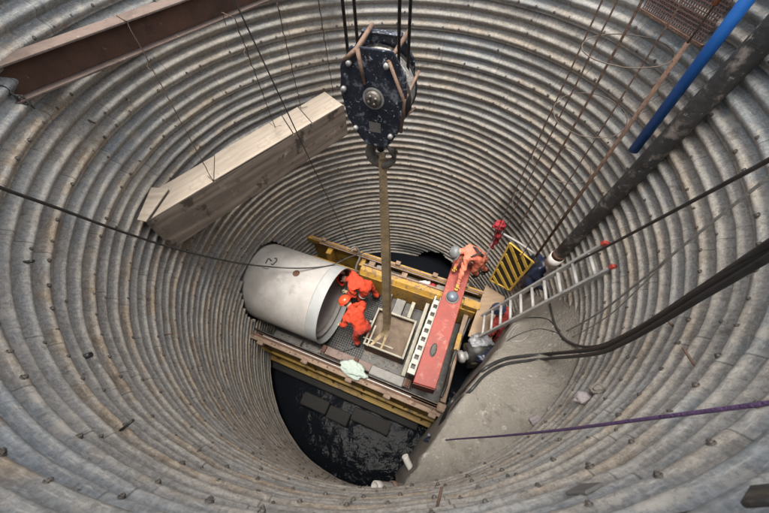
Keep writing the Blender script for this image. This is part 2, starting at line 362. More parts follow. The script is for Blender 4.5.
def cloth_lump(name, m, centre, ax, ay, az, amp=.3, parent=None, seed=0, sub=4, fold=(5, 2), rz=0.0):
    """crumpled cloth: a flattened shell pushed about by ridged folds"""
    bm = bmesh.new(); bmesh.ops.create_icosphere(bm, subdivisions=sub, radius=1)
    R = Matrix.Rotation(rz, 3, 'Z')
    for v in bm.verts:
        p = v.co.copy(); q = p * 1.7 + V((seed * 3.1, seed, 0))
        d = amp * (noise.noise(q) + .6 * abs(noise.noise(q * 2.3)) + .35 * noise.noise(q * 4.6))
        d += .07 * sin(p.x * fold[0] + 3 * noise.noise(q) + p.y * fold[1])
        p *= 1 + d
        v.co = R @ V((p.x * ax, p.y * ay, p.z * az)) + V(centre)
    for f in bm.faces: f.smooth = True
    b = MB(); b.add(bm, None, True); return b.build(name, m, parent)

# ------------------------------------------------------------------ setting
R0 = 3.0
RIM = 8.6 - .62
def lean(depth, phi):          # the near side of the lining runs out of plumb lower down
    return .30 * min(1, max(0, (depth - 3.7) / 4.2)) * max(0, -sin(phi)) ** 2
def ring_sheet(name, r0, r1, z, m, seg=96, rings=8, kind='structure', wob=0):
    b = MB(); rows = []
    for i in range(rings + 1):
        t = (i / rings) ** 2.5; r = r0 + (r1 - r0) * t
        rows.append([b.bm.verts.new((r * cos(2 * pi * j / seg), r * sin(2 * pi * j / seg), z + (wob * noise.noise(V((r * cos(2 * pi * j / seg), r * sin(2 * pi * j / seg), 0))) if i else 0))) for j in range(seg)])
    for i in range(rings):
        for j in range(seg):
            f = b.bm.faces.new((rows[i][j], rows[i][(j + 1) % seg], rows[i + 1][(j + 1) % seg], rows[i + 1][j])); f.smooth = True
    return tag(b.build(name, m), kind=kind)
ring_sheet('ground', 3.04, 600, RIM - .02, 'ground', rings=14, wob=.04)
# water: a rippled sheet
b = MB(); n = 150; L_ = 7.4
g = [[b.bm.verts.new((-L_ / 2 + L_ * i / n, -L_ / 2 + L_ * j / n, .012 * noise.noise(V((i * .16, j * .16, 0))) + .006 * noise.noise(V((i * .42, j * .42, 3))))) for j in range(n + 1)] for i in range(n + 1)]
for i in range(n):
    for j in range(n):
        f = b.bm.faces.new((g[i][j], g[i + 1][j], g[i + 1][j + 1], g[i][j + 1])); f.smooth = True
w = tag(b.build('water', 'water'), kind='structure'); w.location.z = .05
# excavated soil round the lining
b = MB(); rows = []
for i in range(33):
    z = RIM - .03 - i / 32 * (RIM + .8); row = []
    for j in range(120):
        ph = 2 * pi * j / 120; q = V((cos(ph) * 3, sin(ph) * 3, z))
        r = 3.16 + .10 * noise.noise(q * 1.3) + .06 * noise.noise(q * 3) + lean(8.6 - z, ph) + (.30 if z < .5 else 0)
        if z > 7.5: r = 3.04 + (7.95 - z) * .1
        row.append(b.bm.verts.new((r * cos(ph), r * sin(ph), z)))
    rows.append(row)
for i in range(32):
    for j in range(120):
        f = b.bm.faces.new((rows[i][j], rows[i + 1][j], rows[i + 1][(j + 1) % 120], rows[i][(j + 1) % 120])); f.smooth = True
b.bm.faces.new(rows[-1])
tag(b.build('soil', 'pit', recalc=False), kind='structure')

# ---- lining: rings of bolted corrugated plates
A23 = radians(-23.25)
ax = V((cos(A23), sin(A23), 0)); nx = V((-sin(A23), cos(A23), 0))
PIPE_C = nx * -.2128 + V((0, 0, 2.03)); PIPE_R = .897
lining = thing('shaft_lining', 'round shaft wall of bolted corrugated grey steel rings with cement stains', 'shaft wall')
EDGE0, PITCH, NPL = 1.7066, .4578, 20
bolts = []
def crest_r(depth, phi): return R0 + lean(depth, phi)
def plate_id(k, phi):
    off = (k % 2) * .5 + (k * 7 % 5) * .06
    u = phi / (2 * pi) * NPL + off
    return math.floor(u), u - math.floor(u)
SEG = 264
CREST = .032
for k in range(-3, 16):
    d1 = EDGE0 + PITCH * k; d0 = max(.12, d1 - PITCH); b = MB()
    rows_n = 45 if d1 - d0 > .3 else 24
    prof = []
    dd0 = d0 - .012 if k > -3 else d0
    for i in range(rows_n + 1):
        d = dd0 + (d1 - dd0) * i / rows_n
        xx = pi * (d - (d1 - .05)) / (PITCH / 3); ac = abs(cos(xx)); o = -.034 * (.34 * cos(2 * xx) + .66 * (2 * (ac * ac + .004) ** .5 - 1))
        t = (d - dd0) / (d1 - dd0)
        o += .006 * (1 - t) - .006 * t * t
        prof.append((d, o, 1.0 if d > d1 - .105 else 0.0))
    prof[-1] = (d1, prof[-1][1] - .014, 1.0); prof.append((d1 + .006, prof[-1][1] + .001, 1.0)); prof.append((d1 + .006, prof[-1][1] + .028, 1.0))
    rnd = random.Random(k * 31 + 5)
    ptone = {}
    ring_blue = {-3: .8, -2: .95, -1: .55, 0: .75, 1: .30, 2: .55, 3: .15}.get(k, rnd.random() * .45)
    for i in range(-2, NPL + 3):
        ptone[i] = (rnd.random() * (.15 if k < 0 else 1), min(1, max(0, ring_blue + rnd.uniform(-.45, .45))), rnd.uniform(.32, .62))
    ptone[NPL] = ptone[0]; ptone[-1] = ptone[NPL - 1]
    rows = []; uvs = []
    for (d, o, bd) in prof:
        row = []
        for j in range(SEG):
            ph = 2 * pi * j / SEG - pi / 2
            pid, fr = plate_id(k, ph)
            q = V((cos(ph) * 3, sin(ph) * 3, 8.6 - d))
            dent = .014 * noise.noise(q * .9) + .007 * noise.noise(q * 2.7 + V((9, 0, 0))) + .0025 * noise.noise(q * 9)
            r = crest_r(d, ph) + o + dent - .007 * (fr - .5)
            dz = .012 * noise.noise(V((ph * 1.1, k * 3.3, 0)))
            if k == 14 and o is not None and d > d1 - .22:           # torn lower edge
                dz += .07 * noise.noise(V((ph * 9, 1, 0))) * (d - d1 + .22) / .22
            row.append(b.bm.verts.new((r * cos(ph), r * sin(ph), 8.6 - d + dz)))
        rows.append(row)
    uvl = b.bm.loops.layers.uv.new('UVMap'); uvp = b.bm.loops.layers.uv.new('plate'); poff = (k % 2) * .5 + (k * 7 % 5) * .06
    lt, lb, lband, lc = [b.bm.faces.layers.float.new(s) for s in ('tone', 'blue', 'band', 'cem')]
    for i in range(len(prof) - 1):
        for j in range(SEG):
            j2 = (j + 1) % SEG; ph = 2 * pi * (j + .5) / SEG - pi / 2
            dm = (prof[i][0] + prof[i + 1][0]) / 2
            pt = V((3 * cos(ph), 3 * sin(ph), 8.6 - dm)); rel = pt - PIPE_C
            rel -= ax * rel.dot(ax)
            if pt.dot(ax) < 0 and rel.length < PIPE_R + .06 + .05 * noise.noise(V((ph * 40, dm * 12, 0))): continue
            if k == 15 and not (radians(5) < ph < radians(150)): continue
            # torn opening low on the far side
            if dm > 7.90 + .22 * noise.noise(V((ph * 7, 5, 0))) + 9.0 * abs(ph - radians(53)) ** 2 and abs(ph - radians(54)) < .5: continue
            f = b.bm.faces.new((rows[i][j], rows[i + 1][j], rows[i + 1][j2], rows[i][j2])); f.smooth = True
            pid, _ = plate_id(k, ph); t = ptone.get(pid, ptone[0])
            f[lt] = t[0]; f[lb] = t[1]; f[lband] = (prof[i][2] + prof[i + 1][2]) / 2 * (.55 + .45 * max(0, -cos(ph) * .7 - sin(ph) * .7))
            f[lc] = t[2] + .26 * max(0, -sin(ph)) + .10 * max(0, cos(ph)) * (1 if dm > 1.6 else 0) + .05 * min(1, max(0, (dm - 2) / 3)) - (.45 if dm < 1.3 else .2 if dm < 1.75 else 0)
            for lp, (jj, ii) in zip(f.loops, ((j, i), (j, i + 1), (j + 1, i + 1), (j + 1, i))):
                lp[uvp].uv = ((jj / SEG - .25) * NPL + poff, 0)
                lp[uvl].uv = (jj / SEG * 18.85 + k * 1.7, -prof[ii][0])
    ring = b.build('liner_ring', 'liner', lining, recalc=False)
    # bolt places: round the lap crest, plus short rows on the plate joints
    nb = 78
    for i in range(nb):
        ph = 2 * pi * (i + .5) / nb + k * .021 + rnd.uniform(-.006, .006)
        if rnd.random() < .22: continue
        d = d1 - .055 + rnd.uniform(-.006, .006)
        r = crest_r(d, ph) - CREST - .004 + .014 * noise.noise(V((cos(ph) * 3, sin(ph) * 3, 8.6 - d)) * .9)
        bolts.append((V((r * cos(ph), r * sin(ph), 8.6 - d)), ph, 1.0))
    for i in range(NPL):
        ph = 2 * pi * (i - ((k % 2) * .5 + (k * 7 % 5) * .06)) / NPL + .02
        for c in range(2):
            if rnd.random() < .72: continue
            d = d1 - .055 - (c + 1) * PITCH / 3
            if d < .7: continue
            r = crest_r(d, ph) - CREST + .014 * noise.noise(V((cos(ph) * 3, sin(ph) * 3, 8.6 - d)) * .9)
            bolts.append((V((r * cos(ph), r * sin(ph), 8.6 - d)), ph, .8))
def bolt_shape(b, sc=1.0):
    b.lathe([(0, -.004), (.026 * sc, -.004), (.026 * sc, .004), (0, .004)], (0, 0, 0), (-1, 0, 0), 12, smooth=False)
    b.lathe([(.0175 * sc, .004), (.0175 * sc, .014), (.013 * sc, .017), (0, .017)], (0, 0, 0), (-1, 0, 0), 6, smooth=False)
    b.lathe([(.009 * sc, .015), (.009 * sc, .022), (0, .022)], (0, 0, 0), (-1, 0, 0), 8, smooth=False)
b = MB(); bolt_shape(b); bolt0 = b.build('bolt', 'bolt', lining)
bme = bolt0.data
def in_frame(p):
    d = p - CAM; z = d.dot(Fv)
    if z < .1: return False
    return abs(d.dot(R2) / z) < 1.2 and abs(d.dot(U2) / z) < .8
hid = lambda p: ((p - PIPE_C) - ax * (p - PIPE_C).dot(ax)).length < PIPE_R + .16 and p.dot(ax) < 0
bolts = [q for q in bolts if not hid(q[0]) and q[0].z > .62 + (2.2 if abs(q[1] % (2 * pi) - radians(53)) < .3 and q[0].z < 1.1 else 0)]
bolts.sort(key=lambda q: ((q[0] - CAM).length if in_frame(q[0]) and q[0].y > -2.9 + 0 * q[0].x else 99))
rest = MB()
for i, (p, ph, sc) in enumerate(bolts):
    mx = Matrix.Translation(p) @ Matrix.Rotation(ph, 4, 'Z') @ Matrix.Rotation((i * 37 % 60) / 57, 4, 'X') @ Matrix.Scale(sc * (.52 + .3 * ((i * 53) % 17) / 17), 4)
    if i < 100:
        o = bolt0 if i == 0 else bpy.data.objects.new('bolt', bme)
        if i: COL.objects.link(o); o.parent = lining
        o.matrix_world = mx
    else:
        t = MB(); bolt_shape(t); t.bm.transform(mx); rest.add(t.bm)
o = rest.build('small_bolts', 'bolt', lining); o['kind'] = 'stuff'

# ---- concrete thrust block filling the right-hand side of the shaft
ZS = 4.75
edge = [at(x, y, z) for x, y, z in ((398, 492, 4.75), (416, 468, 4.75), (440, 430, 4.74), (470, 386, 4.70), (492, 357, 4.45), (506, 338, 3.9), (513, 321, 3.3), (523, 303, 2.9), (536, 286, 2.7), (550, 273, 2.6))]
b = MB()
edge2 = spline(edge, 4)
arc_a = [atan2(edge2[0].y, edge2[0].x), radians(-7)]
from mathutils.bvhtree import BVHTree
nE = len(edge2); rows = []; nW = 26
for i, p in enumerate(edge2):
    t = i / (nE - 1); ph = arc_a[0] + (arc_a[1] - arc_a[0]) * t
    d = 8.6 - ZS; r = R0 + .03; q = V((r * cos(ph), r * sin(ph), ZS - .35 * max(0, (t - .6) / .4) ** 1.5))
    pe = V(p); jag = .03 * noise.noise(V((i * .9, 0, 0))) + .015 * noise.noise(V((i * 3.1, 0, 0)))
    row = []
    for s in range(nW + 1):
        u = s / nW; x = pe.lerp(q, u)
        if s == 0: x += V((jag, -jag, 0))
        hz = .035 * noise.noise(x * 1.1) + .018 * noise.noise(x * 4) + .012 * noise.noise(x * 11) + .16 * max(0, u - .82) * (1 + noise.noise(x * 3))
        row.append(b.bm.verts.new((x.x, x.y, x.z + hz - (.03 if s == 0 else 0))))
    rows.append(row)
for i in range(nE - 1):
    for s in range(nW):
        f = b.bm.faces.new((rows[i][s], rows[i][s + 1], rows[i + 1][s + 1], rows[i + 1][s])); f.smooth = True
base = []
for lev in range(1, 9):
    base.append([b.bm.verts.new((rows[i][0].co.x + .02 * noise.noise(V((i, lev * 1.2, 0))) + .01, rows[i][0].co.y - .01, rows[i][0].co.z - lev * (rows[i][0].co.z + .3) / 8)) for i in range(nE)])
prev = [rows[i][0] for i in range(nE)]
for lv in base:
    for i in range(nE - 1):
        f = b.bm.faces.new((prev[i], prev[i + 1], lv[i + 1], lv[i])); f.smooth = True
    prev = lv
top_end = [rows[-1][s] for s in range(nW + 1)]
q = rows[-1][nW].co; qe = b.bm.verts.new((q.x, q.y, -.3)); b.bm.faces.new(top_end + [qe] + [lv[-1] for lv in base[::-1]])
BV = BVHTree.FromBMesh(b.bm)
def on_slab(px, py, lift=.02):
    d = (Fv + R2 * ((px - 384.5) / F_PX) + U2 * (-(py - 256.5) / F_PX)).normalized()
    h = BV.ray_cast(CAM, d)
    return h[0] + V((0, 0, lift)) if h[0] else at(px, py, 4.0)
tag(b.build('thrust_block', 'concrete'), 'rough grey cast concrete block with a flat top against the right shaft wall', 'concrete block')

# ------------------------------------------------------------------ jacking frame (local x = along pipe, y = across)
FR = Matrix.Rotation(A23, 4, 'Z')
frame = thing('jacking_frame', 'yellow steel jacking frame with two deep side beams on the shaft floor', 'steel frame', (0, 0, 0), A23)
def part(name, m, boxes, parent=frame, bev=.008):
    b = MB()
    for bx in boxes: b.box(bx[:3], bx[3:6], None, bev)
    return b.build(name, m, parent)
def parts(name, m, boxes, parent=frame, bev=.008):
    for bx in boxes: part(name, m, [bx], parent, bev)
# far beam
b = MB()
b.box((-.98, .84, .98), (1.95, 1.09, 1.82), None, .02)
b.prism([(-.98, .86, 1.82), (-.98, 1.09, 1.82), (-.98, 1.05, 1.93), (-.98, .93, 1.93)], (2.9, 0, 0))
far_beam = b.build('side_beam', 'yellow', frame)
part('guide_strip', 'rust_pale', [(-.97, 1.06, 1.935, 1.9, 1.10, 1.96)], far_beam, .003)
part('beam_tray', 'dark_steel', [(-.98, 1.095, 1.55, 2.0, 1.28, 1.72)], far_beam)
part('top_rail', 'yellow', [(-2.72, 1.30, 1.80, 2.05, 1.40, 1.96)], far_beam)
parts('rusty_rail', 'rust_pink', [(-2.55, 1.312, 1.965, 2.0, 1.345, 1.985), (-2.3, 1.25, 1.93, 1.9, 1.285, 1.95)], far_beam, .003)
parts('top_lug', 'rust_pale', [(s, 1.31, 1.99, s + .12, 1.42, 2.05) for s in (-2.25, -1.35, -.2, .75, 1.5)], far_beam)
part('lower_rail', 'yellow', [(-2.55, 1.02, 1.32, -.98, 1.12, 1.44)], far_beam)
part('lower_rusty_rail', 'rust', [(-2.5, 1.03, 1.445, -1.0, 1.08, 1.465)], far_beam, .003)
parts('post', 'yellow', [(-2.08, 1.12, .9, -1.94, 1.36, 1.80), (-1.12, 1.095, .9, -.985, 1.38, 1.80)], far_beam)
part('back_panel', 'olive', [(-2.6, 1.36, .45, 2.0, 1.385, 1.80)], far_beam)
parts('stiffener', 'yellow', [(s, 1.1, 1.0, s + .025, 1.3, 1.79) for s in (.0, .95)], far_beam)
parts('bracket', 'rust_pale', [(-.86, 1.10, 1.72, -.70, 1.27, 1.90), (.02, 1.11, 1.72, .16, 1.26, 1.88), (1.3, 1.11, 1.72, 1.42, 1.26, 1.9)], far_beam)
# near beam
part_near = part('side_beam', 'olive', [(-2.72, -1.50, .42, 1.80, -1.475, 1.86)])
part('top_flange', 'rust_pale', [(-2.74, -1.535, 1.865, 1.82, -1.40, 1.90)], part_near)
part('bright_rod', 'bolt_bright', [(-2.3, -1.405, 1.902, 1.15, -1.385, 1.918)], part_near, .002)
parts('rust_strip', 'rust', [(-2.7, -1.45, 1.902, 1.8, -1.415, 1.915), (-2.5, -1.375, 1.902, 1.7, -1.363, 1.93)], part_near, .002)
part('middle_flange', 'olive', [(-2.72, -1.56, 1.10, 1.80, -1.503, 1.13)], part_near)
part('bottom_flange', 'olive', [(-2.72, -1.62, .42, 1.80, -1.503, .47)], part_near)
parts('stiffener', 'olive', [(s, -1.55, .475, s + .03, -1.503, 1.095) for s in (-2.3, -1.5, -.75, 0, .8, 1.5)] + [(s, -1.535, 1.135, s + .03, -1.503, 1.86) for s in (-2.3, -1.1, .1, 1.05)], part_near)
parts('lug', 'rust_pale', [(s, -1.60, 1.80, s + .15, -1.505, 1.925) for s in (-2.35, -1.25, -.22, .62, 1.55)], part_near, .015)
part('inner_web', 'dark_steel', [(-2.7, -1.30, .95, 1.8, -1.27, 1.72)], part_near)
# inner guide beam near the pipe
b = MB()
b.box((-1.12, -1.16, 1.36), (1.05, -.98, 1.40)); b.box((-1.12, -1.08, 1.0), (1.05, -1.05, 1.36)); b.box((-1.12, -1.16, .98), (1.05, -.98, 1.0), None, 0)
gb = b.build('guide_beam', 'rust_pink', frame)
parts('clamp_plate', 'rust', [(s, -1.15, 1.403, s + .10, -.99, 1.47) for s in (-1.1, -.3, .45, .93)], gb)
part('cylinder_tray', 'grey_steel', [(.12, -1.22, 1.405, .9, -1.0, 1.50)], gb, .02)
# deck
part('deck_plate', 'dark_steel', [(-2.6, -1.26, .96, 1.9, .83, .985)], frame, 0)
b = MB()
s_ = -1.55
while s_ < -.28: b.box((s_, -.98, 1.02), (s_ + .012, .83, 1.05), None, 0); s_ += .055
t_ = -.97
while t_ < .83: b.box((-1.55, t_, 1.022), (-.26, t_ + .012, 1.048), None, 0); t_ += .055
b.build('deck_grating', 'black_rubber', frame)
parts('walk_plank', 'grey_steel', [(-2.5, -1.25, 1.0, -1.75, -1.0, 1.06), (-1.7, -1.25, 1.0, -1.2, -1.02, 1.05)], frame)
part('cross_beam', 'dark_steel', [(-.22, .86, 1.0, 1.0, .98, 1.0 + .2)], frame)
parts('skid_rail', 'grey_steel', [(-2.55, -.72, .99, -1.1, -.62, 1.17), (-2.55, .22, .99, -1.1, .32, 1.17)], frame)
part('toe_bar', 'skip', [(.80, -1.0, 1.30, .89, .82, 1.56)], frame)
part('ram', 'grey_steel', [(1.0, -.85, 1.0, 1.12, .8, 1.35)], frame, .03)
parts('end_post', 'yellow', [(1.98, -.05, .9, 2.08, .10, 1.88), (1.98, .75, .9, 2.08, .88, 1.9)], frame)
part('end_sill', 'rust_pale', [(1.72, -1.2, 1.4, 1.83, .83, 1.62)], frame)
parts('end_gusset', 'yellow', [(1.62, .86, 1.83, 2.0, 1.06, 2.0), (1.70, -.1, 1.4, 1.80, .3, 1.72)], frame)
part('end_lug', 'rust_pale', [(1.66, -1.46, 1.92, 1.84, -1.30, 2.05)], frame, .02)

# footing blocks in the water
gB = 'dark blocks under the frame'
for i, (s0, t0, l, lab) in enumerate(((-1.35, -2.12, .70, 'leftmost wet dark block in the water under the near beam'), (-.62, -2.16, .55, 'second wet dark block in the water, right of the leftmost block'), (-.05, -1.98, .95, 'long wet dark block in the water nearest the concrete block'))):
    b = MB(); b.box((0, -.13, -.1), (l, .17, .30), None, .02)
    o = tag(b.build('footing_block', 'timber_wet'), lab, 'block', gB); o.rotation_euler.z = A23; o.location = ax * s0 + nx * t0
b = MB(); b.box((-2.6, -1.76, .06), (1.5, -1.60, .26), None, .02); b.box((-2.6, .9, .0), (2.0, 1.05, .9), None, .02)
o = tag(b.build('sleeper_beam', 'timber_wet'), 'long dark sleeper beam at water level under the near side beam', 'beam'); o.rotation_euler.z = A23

# ---- concrete jacking pipe
pipe = thing('concrete_pipe', 'large pale concrete pipe entering the left shaft wall', 'pipe', PIPE_C, A23)
b = MB(); s1 = -1.07
b.lathe([(PIPE_R, -4.2), (PIPE_R, s1 - .26), (PIPE_R - .004, s1 - .25), (.735, s1 - .25), (.735, -4.2)], (0, 0, 0), (1, 0, 0), 96, close=True)
b.build('barrel', 'pipe', pipe)
b = MB(); b.lathe([(PIPE_R + .004, s1 - .24), (PIPE_R + .004, s1), (PIPE_R - .012, s1 + .003), (PIPE_R - .022, s1), (PIPE_R - .022, s1 - .24)], (0, 0, 0), (1, 0, 0), 96, close=True)
co = b.build('steel_collar', 'collar', pipe); co.data.shade_flat()
b = MB(); b.lathe([(.80, s1 - .24), (.80, s1 - .12), (.735, s1 - .12), (.735, s1 - .24)], (0, 0, 0), (1, 0, 0), 96, close=True)
b.build('spigot_ring', 'pipe', pipe)
def on_pipe(px, py, lift=.003):
    d = (Fv + R2 * ((px - 384.5) / F_PX) + U2 * (-(py - 256.5) / F_PX)).normalized()
    o = CAM - PIPE_C; o_ = o - ax * o.dot(ax); d_ = d - ax * d.dot(ax)
    a = d_.dot(d_); bb = 2 * o_.dot(d_); c = o_.dot(o_) - (PIPE_R + lift) ** 2
    t = (-bb - math.sqrt(bb * bb - 4 * a * c)) / (2 * a); p = CAM + d * t - PIPE_C
    return V((p.dot(ax), p.dot(nx), p.z))
def stroke(pts, w): 
    b = MB(); b.tube([on_pipe(*p) for p in pts], w, 6); return b
b = MB()
for pts in (((265.6, 263.5), (268.5, 258.6), (271.5, 261.2)), ((274.4, 258.4), (276.6, 258.6), (276.4, 261.0), (274.8, 263.0), (272.8, 264.6), (271.2, 264.0))):
    b.tube(spline([on_pipe(*p) for p in pts], 4), .014, 6)
for pts in (((262.2, 267.5), (267, 268.9), (269, 268.2)),): b.tube([on_pipe(*p) for p in pts], .007, 6)
b.build('painted_mark', 'ink', pipe)
h = on_pipe(296.2, 273.3, 0); nrm = V((0, h.y, h.z)).normalized()
b = MB(); b.lathe([(0, .006), (.05, .006), (.058, .010), (.075, .004), (.078, -.01)], h, nrm, 20); b.build('lifting_hole_plug', 'rust', pipe)
h2 = on_pipe(306.5, 264.2, 0); n2 = V((0, h2.y, h2.z)).normalized()
b = MB(); b.lathe([(.045, -.004), (.045, .004), (.038, .004), (.038, -.004)], h2, n2, 20, close=True); b.build('cast_ring_mark', 'concrete', pipe)

# ---- muck skip with a grid at its far end
skip = thing('muck_skip', 'open dusty steel skip with brown soil hanging from the webbing sling', 'skip', (0, 0, 0), A23)
b = MB(); x0, x1, y0, y1 = -.25, .74, -.66, .30
for q in ((x0, y0, x0 + .045, y1), (x1 - .05, y0, x1, y1), (x0 + .045, y0, x1 - .05, y0 + .045), (x0 + .045, y1 - .05, x1 - .05, y1)): b.box((q[0], q[1], 1.46), (q[2], q[3], 1.53), None, .008)
b.build('rim', 'skip', skip)
b = MB()
for q in ((x0 + .008, y0 + .008, x0 + .02, y1 - .01), (x1 - .02, y0 + .008, x1 - .008, y1 - .01), (x0 + .02, y0 + .008, x1 - .02, y0 + .02), (x0 + .02, y1 - .022, x1 - .02, y1 - .01)): b.box((q[0], q[1], 1.0), (q[2], q[3], 1.46), None, 0)
b.build('side_wall', 'rust', skip)
b = MB(); b.box((x0 + .10, y0 - .02, 1.532), (x0 + .14, y0 + .5, 1.56), Matrix.Identity(4), .005); b.box((x0 - .05, y0 + .12, 1.532), (x1 - .3, y0 + .15, 1.556), None, .005)
b.box((x0 - .07, -.25, 1.44), (x0 - .01, -.19, 1.5)); b.box((x0 - .07, -.12, 1.44), (x0 - .01, -.06, 1.5))
b.build('brace_bar', 'skip', skip)
b = MB(); n = 24; g = []
for i in range(n + 1):
    row = []
    for j in range(n + 1):
        x = x0 + .022 + (x1 - x0 - .044) * i / n; y = y0 + .022 + (y1 - y0 - .046) * j / n
        row.append(b.bm.verts.new((x, y, 1.26 + .05 * noise.noise(V((x * 4, y * 4, 0))) + .025 * noise.noise(V((x * 13, y * 13, 0))) + (.05 if y > 0.05 else 0))))
    g.append(row)
for i in range(n):
    for j in range(n): b.bm.faces.new((g[i][j], g[i + 1][j], g[i + 1][j + 1], g[i][j + 1])).smooth = True
o = tag(b.build('soil_load', 'soil'), 'brown soil lying inside the open steel skip', 'soil', kind='stuff'); o.rotation_euler.z = A23
hatch = thing('valve_panel', 'grey striped steel panel between the soil skip and the yellow far beam', 'panel', (0, 0, 0), A23)
parts('panel_frame', 'skip', [(-.16, .36, 1.1, -.07, .80, 1.42), (.46, .36, 1.1, .55, .80, 1.40)], hatch)
part('panel_plate', 'grey_steel', [(.06, .38, 1.05, .30, .80, 1.30)], hatch)
parts('dark_slot', 'dark_steel', [(-.06, .38, 1.05, .05, .80, 1.22), (.31, .38, 1.05, .45, .80, 1.22)], hatch)

# ---- white perforated rack bar
rack = thing('perforated_bar', 'white steel bar with square black holes beside the red beam', 'steel bar', (0, 0, 0), A23)
b = MB()
xl, xr, ya, yb = .92, 1.08, -1.02, .80; nh = 9; st = (yb - ya) / nh
sk = lambda y: .03 * (y - ya)
for i in range(nh):
    y = ya + st * i
    b.box((xl + sk(y), y, 2.0), (xr + sk(y), y + st * .52, 2.10), None, .004)
    b.box((xl + sk(y), y + st * .52, 2.0), (xl + sk(y) + .035, y + st, 2.10), None, 0)
    b.box((xr + sk(y) - .035, y + st * .52, 2.0), (xr + sk(y), y + st, 2.10), None, 0)
b.build('bar', 'white_steel', rack)
part('backing', 'dark_steel', [(.94, -1.0, 1.36, 1.10, .8, 1.99)], rack)

# ---- red thrust beam lying across both side beams
z0, z1 = 1.93, 2.36
b = MB()
T = [at(454.5, 258, z1), at(473, 263, z1), at(435.5, 389, z1), at(413, 382, z1)]
Tb = [V((p.x, p.y, z0)) for p in T]
ux = (T[1] - T[0]).normalized(); uy = (T[0] - T[3]).normalized(); mid = (T[2] + T[3]) / 2
rb = thing('thrust_beam', 'faded red steel box beam lying across the yellow frame', 'beam')
b.hexa(Tb + T, None, .012); b.build('box_section', 'beam_red', rb)
b = MB(); e0, e1 = T[3] - uy * .004, T[2] - uy * .004
b.hexa([V((e0.x, e0.y, z0 + .02)) - uy * .02, V((e1.x, e1.y, z0 + .02)) - uy * .02, V((e1.x, e1.y, z0 + .02)), V((e0.x, e0.y, z0 + .02)), V((e0.x, e0.y, z1 - .02)) - uy * .02, V((e1.x, e1.y, z1 - .02)) - uy * .02, V((e1.x, e1.y, z1 - .02)), V((e0.x, e0.y, z1 - .02))], None, .004)
b.build('end_plate', 'beam_maroon', rb)
sl = at(433.5, 350, z1)
b = MB(); b.lathe([(.042, .002), (.05, .012), (.062, .012), (.066, .0)], (0, 0, 0), (0, 0, 1), 20)
b.lathe([(0, .003), (.045, .003)], (0, 0, 0), (0, 0, 1), 20)
for v in b.bm.verts: v.co.y *= 2.2
b.bm.transform(Matrix.Translation(sl) @ Matrix.Rotation(atan2(uy.y, uy.x) - pi / 2, 4, 'Z')); b.build('lifting_slot', 'dark_steel', rb)

# ---- plywood sheet at the right end, pump under sheet
zp = 1.98
P4 = [at(486, 285, zp), at(505, 297, zp), at(491, 342, zp), at(468, 336, zp)]
b = MB(); b.hexa([V((p.x, p.y, zp - .03)) for p in P4] + P4, None, .004)
tag(b.build('plywood_sheet', 'ply'), 'tan plywood sheet under the foot of the aluminium ladder', 'plywood')
pump = thing('covered_pump', 'dark pump half covered by a crumpled grey plastic sheet beside the concrete edge', 'pump')
pc = at(479, 352, 1.85)
b = MB(); b.cyl(pc + V((-.28, -.02, .05)), pc + V((.22, .05, .05)), .20, 24); b.box((-.2, -.22, -.5), (.28, .2, -.1), Matrix.Translation(pc), .02)
b.build('motor', 'dark_steel', pump)
b = MB(); b.lathe([(0, .0), (.10, .0), (.13, .04), (.13, .10), (.09, .13), (.09, .2)], pc + V((-.46, -.1, .02)), (1, .15, 0), 24); b.build('flange', 'bolt_bright', pump)
cloth_lump('sheet', 'grey_sheet', pc + V((.03, .17, .17)), .22, .17, .13, .42, pump, 3)
cloth_lump('dark_sheet', 'navy_tarp', pc + V((.12, -.10, .14)), .24, .2, .10, .5, pump, 8)

# ---- hazard barrier
z_b = 2.35; B0 = at(490, 280, z_b); B1 = at(509.5, 290, z_b)
def up_to(p, py):  # height on the vertical through p whose sight line has photo row py
    lo, hi = p.z, 8
    for _ in range(40):
        mz = (lo + hi) / 2; d = V((p.x, p.y, mz)) - CAM; yy = 256.5 - d.dot(U2) / d.dot(Fv) * F_PX
        if yy > py: lo = mz
        else: hi = mz
    return lo
hB = up_to(B0, 243) - z_b; hB2 = up_to(B1, 262) - z_b
bar = thing('hazard_barrier', 'black and yellow diagonally striped barrier panel behind the ladder foot', 'barrier')
ub = (B1 - B0); wB = ub.length; ub.normalize(); nb_ = V((-ub.y, ub.x, 0))
TLp = V((B0.x, B0.y, z_b + hB)); _n = (B1 - B0).cross(TLp - B0).normalized(); _d = Fv + R2 * ((533 - 384.5) / F_PX) + U2 * (-(262 - 256.5) / F_PX)
TRp = CAM + _d * ((B0 - CAM).dot(_n) / _d.dot(_n)); nb_ = _n if _n.dot(CAM - B0) < 0 else -_n
def bp(u, h, o=0): return B0.lerp(B1, u).lerp(TLp.lerp(TRp, u), h) + nb_ * o
def slat(a, c, w, t, bm_, off=0):
    a, c = V(a), V(c); d = (c - a).normalized(); s = d.cross(nb_).normalized() * w / 2
    bm_.hexa([a - s - nb_ * t, c - s - nb_ * t, c + s - nb_ * t, a + s - nb_ * t, a - s + nb_ * t, c - s + nb_ * t, c + s + nb_ * t, a + s + nb_ * t], None, .003)
b = MB(); slat(bp(0, 0), bp(0, 1), .035, .02, b); slat(bp(1, 0), bp(1, 1), .045, .02, b); slat(bp(0, 0), bp(1, 0), .035, .016, b); slat(bp(0, 1), bp(1, 1), .02, .016, b); b.build('panel_border', 'hazard', bar)
b = MB()
